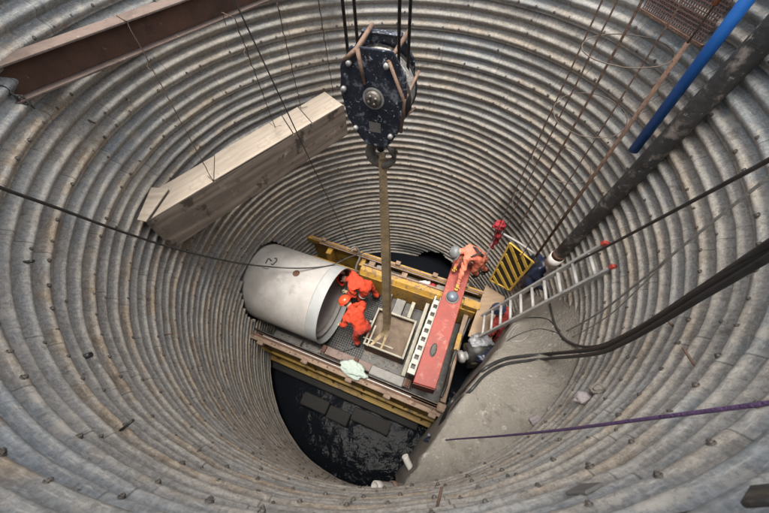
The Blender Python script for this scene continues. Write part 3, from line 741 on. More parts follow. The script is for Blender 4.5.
for k in range(7):
    h = .15 + k * .205; h2 = h - .38; u0, u1 = .03, .97
    if h2 < .02: u1 = u0 + (u1 - u0) * (h - .02) / .38; h2 = .02
    if h > .98: u0 = .97 - (.97 - .03) * (.98 - (h - .38)) / .38; h = .98
    slat(bp(u0, h, -.006), bp(u1, h2, -.006), .062, .012, b)
b.build('yellow_stripes', 'hazard', bar)
b = MB(); b.hexa([bp(.02, .01, .012), bp(.98, .01, .012), bp(.98, .01, .03), bp(.02, .01, .03), bp(.02, .97, .012), bp(.98, .97, .012), bp(.98, .97, .03), bp(.02, .97, .03)], None, .003); b.build('back_board', 'black_board', bar)

# grey tube rail beside it, red jacket on it
g0, g1, g2, g3 = at(498, 231, 3.75), at(519, 243, 3.75), at(535, 254, 3.75), at(544, 289, 2.9)
rail = thing('tube_rail', 'bent grey scaffold tube above the striped barrier', 'rail')
b = MB(); b.tube(spline([g0, g1, g2], 6), .024, 10); b.build('top_tube', 'alu', rail)
b = MB(); b.tube([g2, g3, V((g3.x, g3.y, 2.0))], .02, 10); b.build('leg', 'alu', rail)
b = MB(); q0 = V((g0.x, g0.y, 3.75)); b.tube([q0, V((q0.x, q0.y, 2.0))], .02, 10); b.build('leg', 'alu', rail)
jk = thing('red_jacket', 'dark red jacket hung over the end of the grey tube rail', 'jacket')
jt = at(499, 229, 3.85)
cloth_lump('collar', 'red_cloth', at(499.5, 226, 3.95), .10, .08, .10, .55, jk, 5)
body_top, body_bot = at(498, 233, 3.75), at(491.5, 248, 3.15)
b = MB(); pts = spline([body_top, body_top.lerp(body_bot, .35) + V((.03, 0, 0)), body_top.lerp(body_bot, .7), body_bot], 5)
b.tube(pts, [.085 + .022 * sin(i * 1.1) - .045 * (i / len(pts)) for i in range(len(pts))], 14, squash=.6)
for v in b.bm.verts: v.co += V((noise.noise(v.co * 9), noise.noise(v.co * 9 + V((5, 0, 0))), 0)) * .035
b.build('body_cloth', 'red_cloth', jk)

# navy sheet and white coupling at pipe foot
cloth_lump('dark_tarp', 'navy_tarp', at(537, 277, 3.25), .23, .26, .36, .8, None, 11, 4, (9, 7))
tag(bpy.data.objects['dark_tarp'], 'crumpled dark navy plastic sheet at the foot of the black pipe', 'plastic sheet')

# ---- aluminium ladder
lad = thing('aluminium_ladder', 'aluminium ladder with red tips leaning on the right wall', 'ladder')
f1, f2, t1, t2 = at(482, 316, 2.42), at(479.5, 337, 2.42), at(603, 245, 5.25), at(611, 268.5, 5.25)
for a, c in ((f1, t1), (f2, t2)):
    b = MB(); d = (c - a).normalized(); s = V((d.y, -d.x, 0)).normalized() * .019; u = d.cross(s).normalized() * .038
    b.hexa([a - s - u, a + s - u, a + s + u, a - s + u, c - s - u, c + s - u, c + s + u, c - s + u], None, .004); b.build('rail', 'alu', lad)
    b = MB(); e = c + d * .07; s *= 1.4; u *= 1.2
    b.hexa([c - s - u, c + s - u, c + s + u, c - s + u, e - s - u, e + s - u, e + s + u, e - s + u], None, .008); b.build('red_tip', 'red_tip', lad)
for k in range(10):
    u = (k + .35) / 10.1; b = MB(); b.tube([f1.lerp(t1, u), f2.lerp(t2, u)], .027, 8, squash=.8); b.build('rung', 'alu', lad)

# ------------------------------------------------------------------ crane block, ropes, sling
HX, HY = .10, -.35
BZ = 7.27                                                     # sheave centre height
blk = thing('crane_block', 'scratched navy blue crane pulley block hanging on black ropes', 'pulley block', (HX - .02, HY, BZ), radians(-20))
# local: x across the picture, y along sheave axle (towards far side), z up
def outline(sc=1.0, top=.34, bot=-.43):
    pts = [(-.15, top), (.15, top), (.245, .20), (.262, 0), (.235, -.20), (.13, -.38), (.08, bot), (-.08, bot), (-.13, -.38), (-.235, -.20), (-.262, 0), (-.245, .20)]
    return [(x * sc, z * sc) for x, z in pts]
for y in (-.115, .115):
    b = MB(); b.prism([(x, y - .011, z) for x, z in outline()], (0, .022, 0), None, .004); b.build('cheek_plate', 'hook_blue', blk)
b = MB(); b.lathe([(.285, -.085), (.245, -.05), (.24, 0), (.245, .05), (.285, .085), (.0, .087), (.0, -.087)], (0, 0, 0), (0, 1, 0), 48, close=True); b.build('sheave', 'dark_steel', blk)
b = MB()
for k in range(5): b.lathe([(.262 + .014 * cos(q * pi / 3), -.062 + k * .031 + .0135 * sin(q * pi / 3)) for q in range(6)], (0, 0, 0), (0, 1, 0), 48, close=True)
b.build('rope_winding', 'wire_rope', blk)
b = MB(); b.lathe([(0, -.155), (.055, -.155), (.062, -.148), (.062, -.126)], (0, 0, 0), (0, 1, 0), 28)
for k in range(4): b.lathe([(0, -.166), (.012, -.166), (.012, -.154)], (.032 * cos(k * pi / 2 + .5), 0, .032 * sin(k * pi / 2 + .5)), (0, 1, 0), 8)
b.build('axle_cap', 'hook_steel', blk)
b = MB(); b.lathe([(.075, -.13), (.075, -.1262)], (0, 0, 0), (0, 1, 0), 28); b.lathe([(.066, -.1285), (.085, -.1285)], (0, 0, 0), (0, 1, 0), 28); b.build('axle_ring', 'bolt_bright', blk)
for (x, z) in ((-.17, .235), (.11, .25), (-.17, -.28), (.135, -.30), (-.235, .04)):
    b = MB(); b.lathe([(0, -.152), (.014, -.152), (.021, -.145), (.022, -.126)], (x, 0, z), (0, 1, 0), 14); b.build('tie_bolt', 'bolt_bright', blk)
b = MB()
b.tube([(-.20, -.135, .25), (-.10, -.128, .33), (-.075, .12, .385)], [.017, .019, .016], 10); b.tube([(-.095, -.135, .335), (-.06, -.135, .10)], [.016, .012], 10)
b.tube([(.12, -.135, .27), (.19, .13, .37)], .016, 10); b.tube([(.13, -.135, .28), (.245, -.135, .02), (.225, -.135, -.24)], .013, 8)
b.tube([(.245, -.135, .02), (.285, .10, .13)], .012, 8); b.tube([(.225, -.135, -.13), (.275, .10, -.16)], .010, 8)
b.build('rope_guard', 'copper_rust', blk)
b = MB(); b.box((-.15, .075, .343), (.15, .13, .358), None, .004); b.build('top_bridge', 'hook_blue', blk)
b = MB(); b.box((-.075, -.103, -.46), (.075, .103, -.34), None, .01); b.cyl((0, 0, -.56), (0, 0, -.44), .035, 14); b.build('hook_head', 'hook_blue', blk)
b = MB(); b.box((-.05, -.1265, -.29), (.05, -.1262, -.20), None, 0); b.build('scraped_patch', 'grey_steel', blk)
# hook: a fat tapering C
pts = []; rs = []
for k in range(25):
    t = k / 24; a = radians(98 + t * 292)
    pts.append((.012 + .118 * cos(a), 0, -.60 + .118 * sin(a))); rs.append(.034 + .018 * sin(pi * min(1, t * 1.15)) - .020 * max(0, t - .7) / .3)
b = MB(); b.tube(pts, rs, 14); b.tube([(0, 0, -.43), (-.004, 0, -.49)], [.034, .032], 14); b.build('hook', 'hook_steel', blk)
b = MB(); b.tube([(.05, -.02, -.46), (.115, -.02, -.56), (.14, -.02, -.62)], [.014, .018, .012], 8); b.tube([(.145, -.02, -.50), (.15, 0, -.56)], [.012, .016], 8); b.build('safety_latch', 'hook_steel', blk)
gR = 'black hoist ropes of the crane block'
for i, (dx, dy, lab) in enumerate(((-.215, -.03, 'leftmost black hoist rope rising from the crane block'), (-.165, .04, 'second black hoist rope from the left above the crane block'), (.165, -.03, 'third black hoist rope from the left above the crane block'), (.215, .04, 'rightmost black hoist rope rising from the crane block'))):
    rz = radians(-20); x = HX - .02 + dx * cos(rz) - dy * sin(rz); y = HY + dx * sin(rz) + dy * cos(rz)
    b = MB(); b.tube([(x, y, BZ + .10), (x, y, 12), (x + .01, y, 26)], .0115, 8); tag(b.build('hoist_rope', 'rope_black'), lab, 'rope', gR)

# webbing sling from the hook down to the skip
sl_ = thing('webbing_sling', 'long muddy tan webbing sling hanging from the crane hook to the skip', 'sling')
hk = V((HX - .01, HY, BZ - .70))
def band(name, pts, ws, rot, m='sling', parent=sl_):
    b = MB(); P = spline(pts, 8); rows = []; n = len(P)
    for i, p in enumerate(P):
        t = i / (n - 1); T_ = (P[min(i + 1, n - 1)] - P[max(0, i - 1)]).normalized()
        a = rot[0] + (rot[1] - rot[0]) * t + .5 * sin(t * 11) * (1 - t) ; side = V((cos(a), sin(a), 0)); side = (side - T_ * side.dot(T_)).normalized(); nn = T_.cross(side)
        k = t * (len(ws) - 1); j = min(int(k), len(ws) - 2); w_ = ws[j] + (ws[j + 1] - ws[j]) * (k - j); w_ *= 1 + .06 * noise.noise(V((t * 20, 0, 0)))
        rows.append([b.bm.verts.new(p + side * sx * w_ / 2 + nn * sy * .006) for sx, sy in ((-1, -1), (0, -1.1), (1, -1), (1, 1), (0, 1.1), (-1, 1))])
    for i in range(n - 1):
        for j in range(6):
            f = b.bm.faces.new((rows[i][j], rows[i][(j + 1) % 6], rows[i + 1][(j + 1) % 6], rows[i + 1][j])); f.smooth = False
    b.bm.faces.new(rows[0]); b.bm.faces.new(rows[-1][::-1]); return b.build(name, m, parent)
def L2(s, t, z): return ax * s + nx * t + V((0, 0, z))
band('webbing_leg', [hk + V((0, -.04, .07)), hk + V((.002, -.035, -.15)), hk + V((.0, -.02, -1.2)), hk + V((-.02, .0, -3.2)), L2(.16, -.30, 1.98), L2(.02, -.50, 1.62), L2(-.06, -.63, 1.53)], [.075, .08, .11, .13, .11, .07, .05], (0, -.25))
band('webbing_leg', [hk + V((.0, .04, .07)), hk + V((.0, .035, -.15)), hk + V((.02, .03, -1.2)), hk + V((.03, .03, -3.2)), L2(.22, -.26, 1.98), L2(.20, -.46, 1.62), L2(.18, -.64, 1.53)], [.07, .075, .10, .12, .10, .05, .04], (.15, -.1))
b = MB(); b.tube([hk + V((0, -.05, .065)), hk + V((0, -.02, .092)), hk + V((0, .02, .092)), hk + V((0, .05, .065))], .03, 8, squash=.4); b.build('top_eye', 'sling', sl_)

# ------------------------------------------------------------------ upper left: I-beam, wires, timber box beam
c0 = -2.185
def ln(s): # point on the beam front line at distance s
    n_ = V((.76, -.65, 0)); d_ = V((.65, .76, 0)); return n_ * c0 + d_ * s
dI = V((.65, .76, 0)).normalized(); nI = V((.76, -.65, 0)).normalized()
ib = thing('steel_i_beam', 'rusty brown steel I-beam spanning the upper left of the shaft', 'beam')
A0, A1 = ln(-2.12), ln(2.1)
def ibox(o0, o1, z0_, z1_, m, nm):
    b = MB(); b.hexa([A0 + nI * o0 + V((0, 0, z0_)), A1 + nI * o0 + V((0, 0, z0_)), A1 + nI * o1 + V((0, 0, z0_)), A0 + nI * o1 + V((0, 0, z0_))] + [A0 + nI * o0 + V((0, 0, z1_)), A1 + nI * o0 + V((0, 0, z1_)), A1 + nI * o1 + V((0, 0, z1_)), A0 + nI * o1 + V((0, 0, z1_))], None, .004)
    return b.build(nm, m, ib)
ibox(-.20, 0, 7.385, 7.405, 'rust_flange', 'flange'); ibox(-.20, 0, 7.13, 7.15, 'rust_flange', 'flange'); ibox(-.107, -.093, 7.15, 7.385, 'rust', 'web')
# chain shackle at its left end
b = MB(); e = A0 + dI * .06 + V((0, 0, 7.24))
for k in range(5):
    o = e + dI * (.02 * k) + nI * (-.02 + .012 * (k % 2)) + V((0, 0, .06 - .05 * k)); pl = (dI, V((0, 0, 1))) if k % 2 else (nI, V((0, 0, 1)))
    b.tube([o + pl[0] * .022 * cos(q * pi / 6) + pl[1] * .04 * sin(q * pi / 6) for q in range(13)], .008, 6, False)
tag(b.build('chain', 'dark_steel'), 'short dark chain at the left end of the rusty I-beam', 'chain')
ZT = 5.66
Fl, Frt = at(145, 222, ZT), at(343, 104, ZT); Bl, Br = at(154, 188, ZT), at(325, 91, ZT)
ud = (Frt - Fl).normalized()
def rlim(p, r=2.93):
    h = hypot(p.x, p.y); return p if h < r else V((p.x * r / h, p.y * r / h, p.z))
Bl, Br = rlim(Bl), rlim(Br)
tb = thing('timber_box_beam', 'pale plywood box beam hung on wires along the far left wall', 'box beam')
cuts = [0, .285, .69, .80, 1.0]
for i, (u0, u1) in enumerate(zip(cuts, cuts[1:])):
    b = MB(); g_ = .009; zt = (0, .012, .004, -.006)[i]
    q = [Fl.lerp(Frt, u0) + ud * g_, Fl.lerp(Frt, u1) - ud * g_, Bl.lerp(Br, u1) - ud * g_, Bl.lerp(Br, u0) + ud * g_]
    b.hexa([p + V((0, 0, -.022 + zt)) for p in q] + [p + V((0, 0, zt)) for p in q], None, .003); align(b.build('top_board', 'ply_pale', tb), ud)
zb = 5.66 - .585
nf = V((-ud.y, ud.x, 0)); nf = nf if nf.x < 0 else -nf     # towards the wall
b = MB(); fl, fr = Fl - ud * .0, Frt + ud * .02
fb0, fb1 = at(165, 252, zb), at(354, 127, zb)
dn = V((0, 0, -.026))
b.hexa([V((fl.x, fl.y, zb)), V((fr.x, fr.y, zb)), V((fr.x, fr.y, zb)) + nf * .03, V((fl.x, fl.y, zb)) + nf * .03, fl + dn, fr + dn, fr + dn + nf * .03, fl + dn + nf * .03], None, .004); fbd = align(b.build('side_board', 'board', tb), ud)
b = MB(); bl, br = Bl - nf * .03, Br - nf * .03
b.hexa([V((bl.x, bl.y, zb)), V((br.x, br.y, zb)), V((br.x, br.y, zb)) + nf * .03, V((bl.x, bl.y, zb)) + nf * .03, bl + dn, br + dn, br + dn + nf * .03, bl + dn + nf * .03], None, .004); align(b.build('back_board', 'board', tb), ud)
b = MB(); q = [Fl + ud * .03 + nf * .032, Fl + ud * .03 + nf * .032 + ud * .03]
b.hexa([V((p.x, p.y, zb)) for p in (Fl + nf * .032, Fl + nf * .032 + ud * .03, bl + ud * .03, bl)] + [p + dn for p in (Fl + nf * .032, Fl + nf * .032 + ud * .03, bl + ud * .03, bl)], None, .003); b.build('end_board', 'board', tb)
# loose small board sticking out beyond its left end
sb = [at(137, 219.5, ZT + .045), at(145.5, 221.5, ZT + .045), at(168.5, 188.5, ZT + .045), at(151, 187, ZT + .045)]
b = MB(); b.hexa([p + V((0, 0, -.018)) for p in sb] + sb, None, .003)
tag(b.build('loose_board', 'ply_pale'), 'small pale plywood offcut on the left end of the timber box beam', 'board')
gW = 'rusty wires holding the timber beam'
wires = (((127, 22), (213, 181), 'leftmost rusty wire from the I-beam to the timber beam'), ((235, 19), (275, 127), 'second rusty wire from the left holding the timber beam'), ((277, 3), (301, 108), 'third rusty wire from the left holding the timber beam'), ((318, -2), (333, 92), 'rightmost rusty wire holding the timber beam'))
for (p0, p1, lab) in wires:
    a, c = at(*p0, 7.40), at(*p1, ZT + .01); b = MB(); n = 26
    pts = [a.lerp(c, i / n) + V((noise.noise(V((i * .7, p0[0], 0))), noise.noise(V((i * .7, p0[0], 7))), 0)) * .018 for i in range(n + 1)]
    b.tube(pts, .0045, 6); b.tube([p + V((.006 * sin(i * 2.2), .006 * cos(i * 2.2), 0)) for i, p in enumerate(pts)], .003, 5)
    if p0[0] < 250:
        k = a.lerp(c, .2); b.tube([k + V((.035 * cos(q * .6), .03 * sin(q * .6), -.012 * q + .05)) for q in range(9)], .004, 6)
        b.tube([a, a + V((.01, -.02, .012)), a + nI * -.19 + V((0, 0, .012)), a + nI * -.21 + V((0, 0, -.1))], .004, 6)
    b.tube([c + V((-.10, .10, .006)), c, c + V((.10, .03, .004))], .004, 5)
    tag(b.build('hanging_wire', 'wire_rusty'), lab, 'wire', gW)

# ------------------------------------------------------------------ upper right: rebar cage, black and blue pipes, mesh
cage = thing('rebar_cage', 'hanging rusty rebar cage with round hoops on the right wall', 'rebar cage')
HZ = 8.6 - 1.5
bars = [((584.6, 39), 8.35, 240, .0085), ((598, 39), 8.35, 235, .0085), ((618, 45.5), 8.35, 226, .0125), ((644, 62.5), 8.35, 262, .0075)]
def z_on(p, py): return up_to(V((p.x, p.y, 1.5)), py)
plan = []
for (px, zt, pyb, r) in bars:
    q = at(px[0], px[1], HZ); plan.append(q); zb_ = z_on(q, pyb)
    b = MB(); n = 40; b.tube([(q.x + .008 * noise.noise(V((i * .35, q.x * 5, 0))), q.y + .008 * noise.noise(V((i * .35, q.x * 5, 4))), zt + (zb_ - zt) * i / n) for i in range(n + 1)], [r * (1.12 if i % 2 else 1) for i in range(n + 1)], 8)
    b.build('vertical_bar', 'rebar', cage)
q = at(672, 65, HZ); plan.append(q); zb_ = z_on(q, 257)
b = MB(); b.tube([(q.x, q.y, 7.28), (q.x, q.y, 5.2), (q.x - .01, q.y, zb_)], .022, 10); tb5 = b.build('vertical_bar', 'rebar', cage)
b = MB(); b.tube([(q.x, q.y, 8.6), (q.x, q.y, 7.28)], .009, 8); b.build('thin_bar', 'rebar', cage)
b = MB(); b.tube([(q.x, q.y, 7.78), (q.x, q.y, 7.55)], .02, 10); b.build('orange_sleeve', 'rebar_orange', cage)
cxy = V((2.47, .47, 0))
for z, rr in ((HZ + .02, .39), (6.45, .39), (5.75, .38), (4.95, .37)):
    b = MB(); b.tube([(cxy.x + rr * cos(i * pi / 24), cxy.y + rr * sin(i * pi / 24), z + .03 * sin(i * pi / 24 + z * 3) + .012 * noise.noise(V((i, z, 0)))) for i in range(50)], .0048, 6); b.build('hoop', 'wire_hoop', cage)
# black riser pipe and blue pipe
bpipe = thing('black_riser_pipe', 'thick dirty black pipe running down the right wall', 'pipe')
p0, p1 = wall_at(765, 38, .13), wall_at(557, 257, .13)
dpv = (p1 - p0).normalized()
b = MB(); n = 30; pts = [p0 - dpv * .9 + (p1 - p0 + dpv * .9) * (i / n) for i in range(n + 1)]
b.tube(pts, [.092 + .004 * noise.noise(V((i * .8, 0, 0))) for i in range(n + 1)], 20); b.build('barrel', 'pipe_black', bpipe)
b = MB(); b.cyl(p1 - dpv * .02, p1 + dpv * .22, .11, 20); b.build('white_coupling', 'white_pvc', bpipe)
b = MB(); b.cyl(p1 - dpv * .12, p1 - dpv * .03, .099, 20); b.build('red_band', 'rust', bpipe)
q0, q1 = wall_at(757, -6, .16), wall_at(636, 152, .16)
side = V((-.45, .78, 0))
b = MB(); dq = (q1 - q0).normalized(); b.lathe([(.043, 0), (.05, 0), (.05, -(q1 - q0).length - .9), (.043, -(q1 - q0).length - .9)], q1 + V((-.02, .02, 0)), dq, 20, close=True)
tag(b.build('blue_pipe', 'blue'), 'bright blue plastic pipe beside the thick black pipe', 'pipe')
# rusty mesh panel hanging on the wall near the top right
mp = thing('mesh_panel', 'rusty red steel mesh panel at the top right edge', 'mesh panel')
c1, c2, c3 = wall_at(655, -8, .10), wall_at(700, 26, .10), wall_at(735, 6, .10)
zt_, zbm = RIM + .15, 8.6 - 1.30
pl0, pl1 = V((c1.x, c1.y, 0)) * .985, V((c3.x, c3.y, 0)) * .985
b = MB()
um = (pl1 - pl0).normalized(); wm = (pl1 - pl0).length
k = 0.0
while k < wm: b.box((k, -.003, 0), (k + .008, .003, zt_ - zbm), Matrix.Translation(pl0 + V((0, 0, zbm))) @ Matrix.Rotation(atan2(um.y, um.x), 4, 'Z'), 0); k += .028
z_ = 0.0
while z_ < zt_ - zbm: b.box((0, -.0075, z_), (wm, -.0032, z_ + .008), Matrix.Translation(pl0 + V((0, 0, zbm))) @ Matrix.Rotation(atan2(um.y, um.x), 4, 'Z'), 0); z_ += .028
b.build('mesh', 'mesh_red', mp)
b = MB(); b.box((-.02, -.012, -.03), (wm + .02, .012, 0), Matrix.Translation(pl0 + V((0, 0, zbm))) @ Matrix.Rotation(atan2(um.y, um.x), 4, 'Z'), .004); b.build('bottom_bar', 'rebar', mp)

# ------------------------------------------------------------------ cables, hoses and ropes
def cable(name, m, pts, r, label, cat, group=None, seg=10, per=10):
    b = MB(); b.tube(spline(pts, per), r, seg); return tag(b.build(name, m), label, cat, group)
qa, qb = at(233, -3, 7.62), at(349, 243, 2.35)
cable('steel_cable', 'cable', [qa + (qa - qb).normalized() * 2.5, qa, qa.lerp(qb, .5), qb], .0075, 'taut thin dark cable crossing in front of the timber beam', 'cable')
# air hose looped by the far beam
cable('air_hose', 'grey_steel', [at(349, 250, 2.3), at(356, 247, 2.25), at(360, 256, 2.0), at(356, 268, 1.75), at(357, 280, 1.5)], .028, 'grey hose looped over the far beam next to the pipe rim', 'hose')
def wl(*ps): return [CAM.lerp(wall_at(x, y, .05), 1 - .3 * g) for x, y, g in ps]   # the cable hangs a little off the wall
def over_rim(p0, p1):
    """where a cable comes over the top of the lining and lies on the ground"""
    p = p0 + (p0 - p1).normalized() * .45; h = hypot(p.x, p.y)
    if h > 2.88: p = V((p.x * 2.88 / h, p.y * 2.88 / h, p.z))
    u = V((p.x, p.y, 0)).normalized(); t = V((-u.y, u.x, 0))
    return [u * 4.6 + t * .3 + V((0, 0, RIM + .03)), u * 3.5 + t * .1 + V((0, 0, RIM + .12)), u * 3.0 + V((0, 0, 8.53)), p]
def chord(P0, P1, *ps):
    """points on the sight lines of the pixels, closest to the straight line from P0 to P1"""
    out = [P0]; e = P1 - P0
    for x, y in ps:
        d = Fv + R2 * ((x - 384.5) / F_PX) + U2 * (-(y - 256.5) / F_PX); w0 = CAM - P0
        a, b_, c, dd, ee = d.dot(d), d.dot(e), e.dot(e), d.dot(w0), e.dot(w0)
        out.append(CAM + d * ((b_ * ee - c * dd) / (a * c - b_ * b_)))
    return out + [P1]
P0, = wl((800, 142, .8)); P1, = wl((568, 266, .12))
cable('upper_cable', 'cable', over_rim(P0, P1) + chord(P0, P1, (769, 160), (700, 197), (640, 229), (600, 250)), .014, 'taut black cable crossing above the ladder top', 'cable')
cable('power_cable', 'cable', over_rim(at(-25, 175, 7.25), at(0, 187.5, 7.05)) + [at(-25, 175, 7.25), at(0, 187.5, 7.05), at(60, 209, 6.6), at(120, 231, 5.9), at(180, 250, 5.0), at(235, 262.5, 4.0), at(270, 266.8, 3.3), at(300, 268.2, 3.06), at(330, 265.5, 2.75), at(350, 257, 2.5), at(372, 250, 2.1)], .015, 'black cable sagging from the left edge across the concrete pipe', 'cable')
gG = 'thin grey ropes on the right'
P0, = wl((800, 155, .55)); P1 = on_slab(566, 331, .02)
R1 = chord(P0, P1, (769, 177), (700, 232), (640, 281), (600, 312))
cable('grey_rope', 'rope_grey', over_rim(P0, P1) + R1 + [on_slab(552, 334, .012)], .010, 'thicker grey rope slanting from the right edge to the concrete top', 'rope', gG)
P0 = R1[2].lerp(R1[3], .3)
cable('grey_rope', 'rope_grey', chord(P0, on_slab(572, 337, .02), (640, 287), (608, 316)) + [on_slab(558, 339, .01)], .006, 'thin grey rope branching under the thicker grey rope', 'rope', gG)
gH = 'black hoses hanging over the concrete block'
H0 = [(769, 250), (735, 271), (700, 292), (660, 317), (625, 337), (595, 349)]
P0, = wl((800, 228, .8)); P1 = on_slab(548, 355, .06)
H1 = chord(P0, P1, *H0) + [on_slab(525, 356.5, .03), on_slab(503, 360, .03), on_slab(482, 371, .03), on_slab(467, 387, .03)] + [at(453, 400, 4.5), at(443, 418, 4.0), at(436, 436, 3.2)]
cable('hydraulic_hose', 'black_rubber', over_rim(H1[0], H1[1]) + H1, .021, 'upper thick black hose swinging from the right edge over the concrete block', 'hose', gH, 12)
P0, = wl((800, 238, .85)); P1 = on_slab(545, 360, .06)
H2 = chord(P0, P1, *[(x - 1, y + 8 - i * .6) for i, (x, y) in enumerate(H0)]) + [on_slab(525, 361.5, .03), on_slab(504, 365, .03), on_slab(485, 375, .03), on_slab(471, 390, .03)] + [at(457, 404, 4.45), at(447, 420, 3.9), at(440, 436, 3.2)]
cable('hydraulic_hose', 'black_rubber', over_rim(H2[0], H2[1]) + H2, .018, 'lower thick black hose running just under the upper hose', 'hose', gH, 12)
P1, = wl((800, 222, .9))
H3 = [on_slab(545, 288, .03), on_slab(549, 304, .025), on_slab(554, 324, .025)] + chord(on_slab(563, 339, .03), P1, (580, 346), (602, 345), (640, 327), (690, 295), (740, 262))
cable('hydraulic_hose', 'cable', H3 + over_rim(H3[-1], H3[-2])[::-1], .016, 'looped black hose lying below the ladder on the concrete top', 'hose', gH)
gT = 'thin wires lying on the concrete top'
cable('thin_wire', 'cable', [on_slab(504, 330, .012), on_slab(512, 322, .012), on_slab(528, 318, .012), on_slab(546, 319, .012), on_slab(560, 331, .012)], .007, 'thin dark wire lying on the concrete top just below the ladder', 'wire', gT)
cable('thin_wire', 'cable', [on_slab(497, 350, .012), on_slab(507, 341, .012), on_slab(520, 334, .012), on_slab(538, 329, .012), on_slab(556, 333, .012), on_slab(563, 341, .012)], .006, 'lower thin dark wire curving across the concrete top', 'wire', gT)
cable('thin_wire', 'rope_grey', [on_slab(506, 338, .012), on_slab(513, 328, .012), on_slab(519, 325, .012), on_slab(515, 330, .012), on_slab(510, 340, .012), on_slab(521, 341, .012), on_slab(528, 336, .012)], .008, 'pale tangled wire at the concrete edge under the ladder', 'wire', gT)
P0, = wl((800, 398, .5)); P1 = on_slab(446, 440, .012)
cable('purple_rope', 'rope_purple', over_rim(P0, P1) + chord(P0, P1, (769, 403), (700, 412), (630, 421), (560, 430), (500, 436)) + [at(432, 443, 4.5)], .007, 'purple rope stretched from the right edge to the concrete edge', 'rope')
b = MB(); k = at(427, 438, 4.2); b.tube(spline([k + V((0, .02, .25)), k + V((.02, 0, .1)), k, k + V((-.03, -.02, -.06)), k + V((.02, -.03, -.10))], 6), .016, 8)
tag(b.build('rope_end', 'navy_tarp'), 'frayed blue rope end hanging at the concrete edge', 'rope')

# ------------------------------------------------------------------ small things on walls and frame
def stub(name, m, p, d, l, r, label, cat, group=None):
    b = MB(); d = V(d).normalized(); b.tube([V(p) - d * .06, V(p) + d * l * .5, V(p) + d * l], r, 8); return tag(b.build(name, m), label, cat, group)
gS = 'rods sticking out of the wall'
def inward(p): return V((-p.x, -p.y, 0)).normalized()
for (px, py, l, r, m, dz, lab) in ((697, 369, .12, .007, 'rebar', -.1, 'rusty rod sticking out of the lower right wall'), (436, 512, .10, .007, 'rebar', .25, 'rusty rod at the bottom edge right of the pipe stub'), (672, 325, .08, .009, 'rebar', -.2, 'short rusty peg just under the black hoses'), (121, 430, .09, .009, 'dark_steel', .35, 'dark upright peg on the lower left wall'), (84, 357, .05, .022, 'black_rubber', .1, 'thick black plug on the left wall under the sagging cable'), (26, 262, .06, .012, 'dark_steel', .1, 'small dark peg near the left edge below the sagging cable'), (90, 121, .10, .010, 'rebar', .1, 'short rusty peg under the I-beam'), (128, 100, .08, .009, 'rebar', .1, 'tiny rusty peg beside the leftmost hanging wire'), (165, 335, .11, .009, 'rebar', .3, 'thin rusty peg on the left wall level with the worker'), (700, 512, .06, .006, 'dark_steel', -.1, 'dark rod at the bottom right edge')):
    p = wall_at(px, py, .02); t_ = V((-p.y, p.x, 0)).normalized()
    stub('wall_rod', m, p, (inward(p) * (.12 if px == 700 else 1) + V((0, 0, dz)) + t_ * (-1 if px == 700 else .7 if px > 600 else .5)), l, r, lab, 'rod', gS)
# pipe stub at the near lower edge
ps = thing('pipe_stub', 'short pale plastic pipe stub at the near edge of the water', 'pipe stub')
a, c = at(374.5, 488.5, 4.9), at(397, 490, 4.72)
dd = (c - a).normalized()
b = MB(); b.lathe([(.050, 0), (.064, 0), (.066, .06), (.060, .065), (.060, .34), (.05, .34)], a, dd, 24, close=True); b.build('barrel', 'white_pvc', ps)
b = MB(); b.lathe([(.066, .20), (.074, .205), (.074, .255), (.066, .26)], a, dd, 24); b.build('joint_ring', 'rust_pale', ps)
cable('bent_pipe', 'white_pvc', [at(405, 456, 3.6), at(408, 463, 3.55), at(413, 472, 3.5)], .045, 'pale bent pipe standing in the water beside the concrete block', 'pipe')
# broken concrete and clay lumps by the wall
def rock(name, m, p, r, seed, label, cat, group):
    bm = bmesh.new(); bmesh.ops.create_icosphere(bm, subdivisions=3, radius=1)
    for v in bm.verts:
        d = v.co.copy(); s = 1 + .35 * noise.noise(d * 1.3 + V((seed, 0, 0))) + .12 * noise.noise(d * 4 + V((seed, 3, 0)))
        v.co = V((d.x * s * r[0], d.y * s * r[1], d.z * s * r[2])) + V(p)
    b = MB(); b.add(bm); return tag(b.build(name, m), label, cat, group)
gK = 'broken lumps along the right wall'
for i, (px, py, z, r, m, lab) in enumerate(((536, 421, 4.86, (.07, .05, .04), 'clay', 'mauve clay lump on the concrete top beside the purple rope'), (551, 411, 4.90, (.05, .04, .03), 'clay', 'small grey lump between the mauve clay lump and the wall'), (584, 398, 5.1, (.09, .06, .05), 'clay', 'large broken concrete lump at the right wall above the purple rope'), (597, 389, 5.2, (.06, .045, .04), 'concrete', 'broken concrete lump right of the large broken lump'), (485, 475, 4.85, (.06, .05, .03), 'clay', 'flat clay crumb at the near end of the concrete top'))):
    rock('rubble_lump', m, on_slab(px, py, r[2] * .4) if i in (0, 1, 4) else wall_at(px, py, .05), r, i * 2.7, lab, 'rubble', gK)
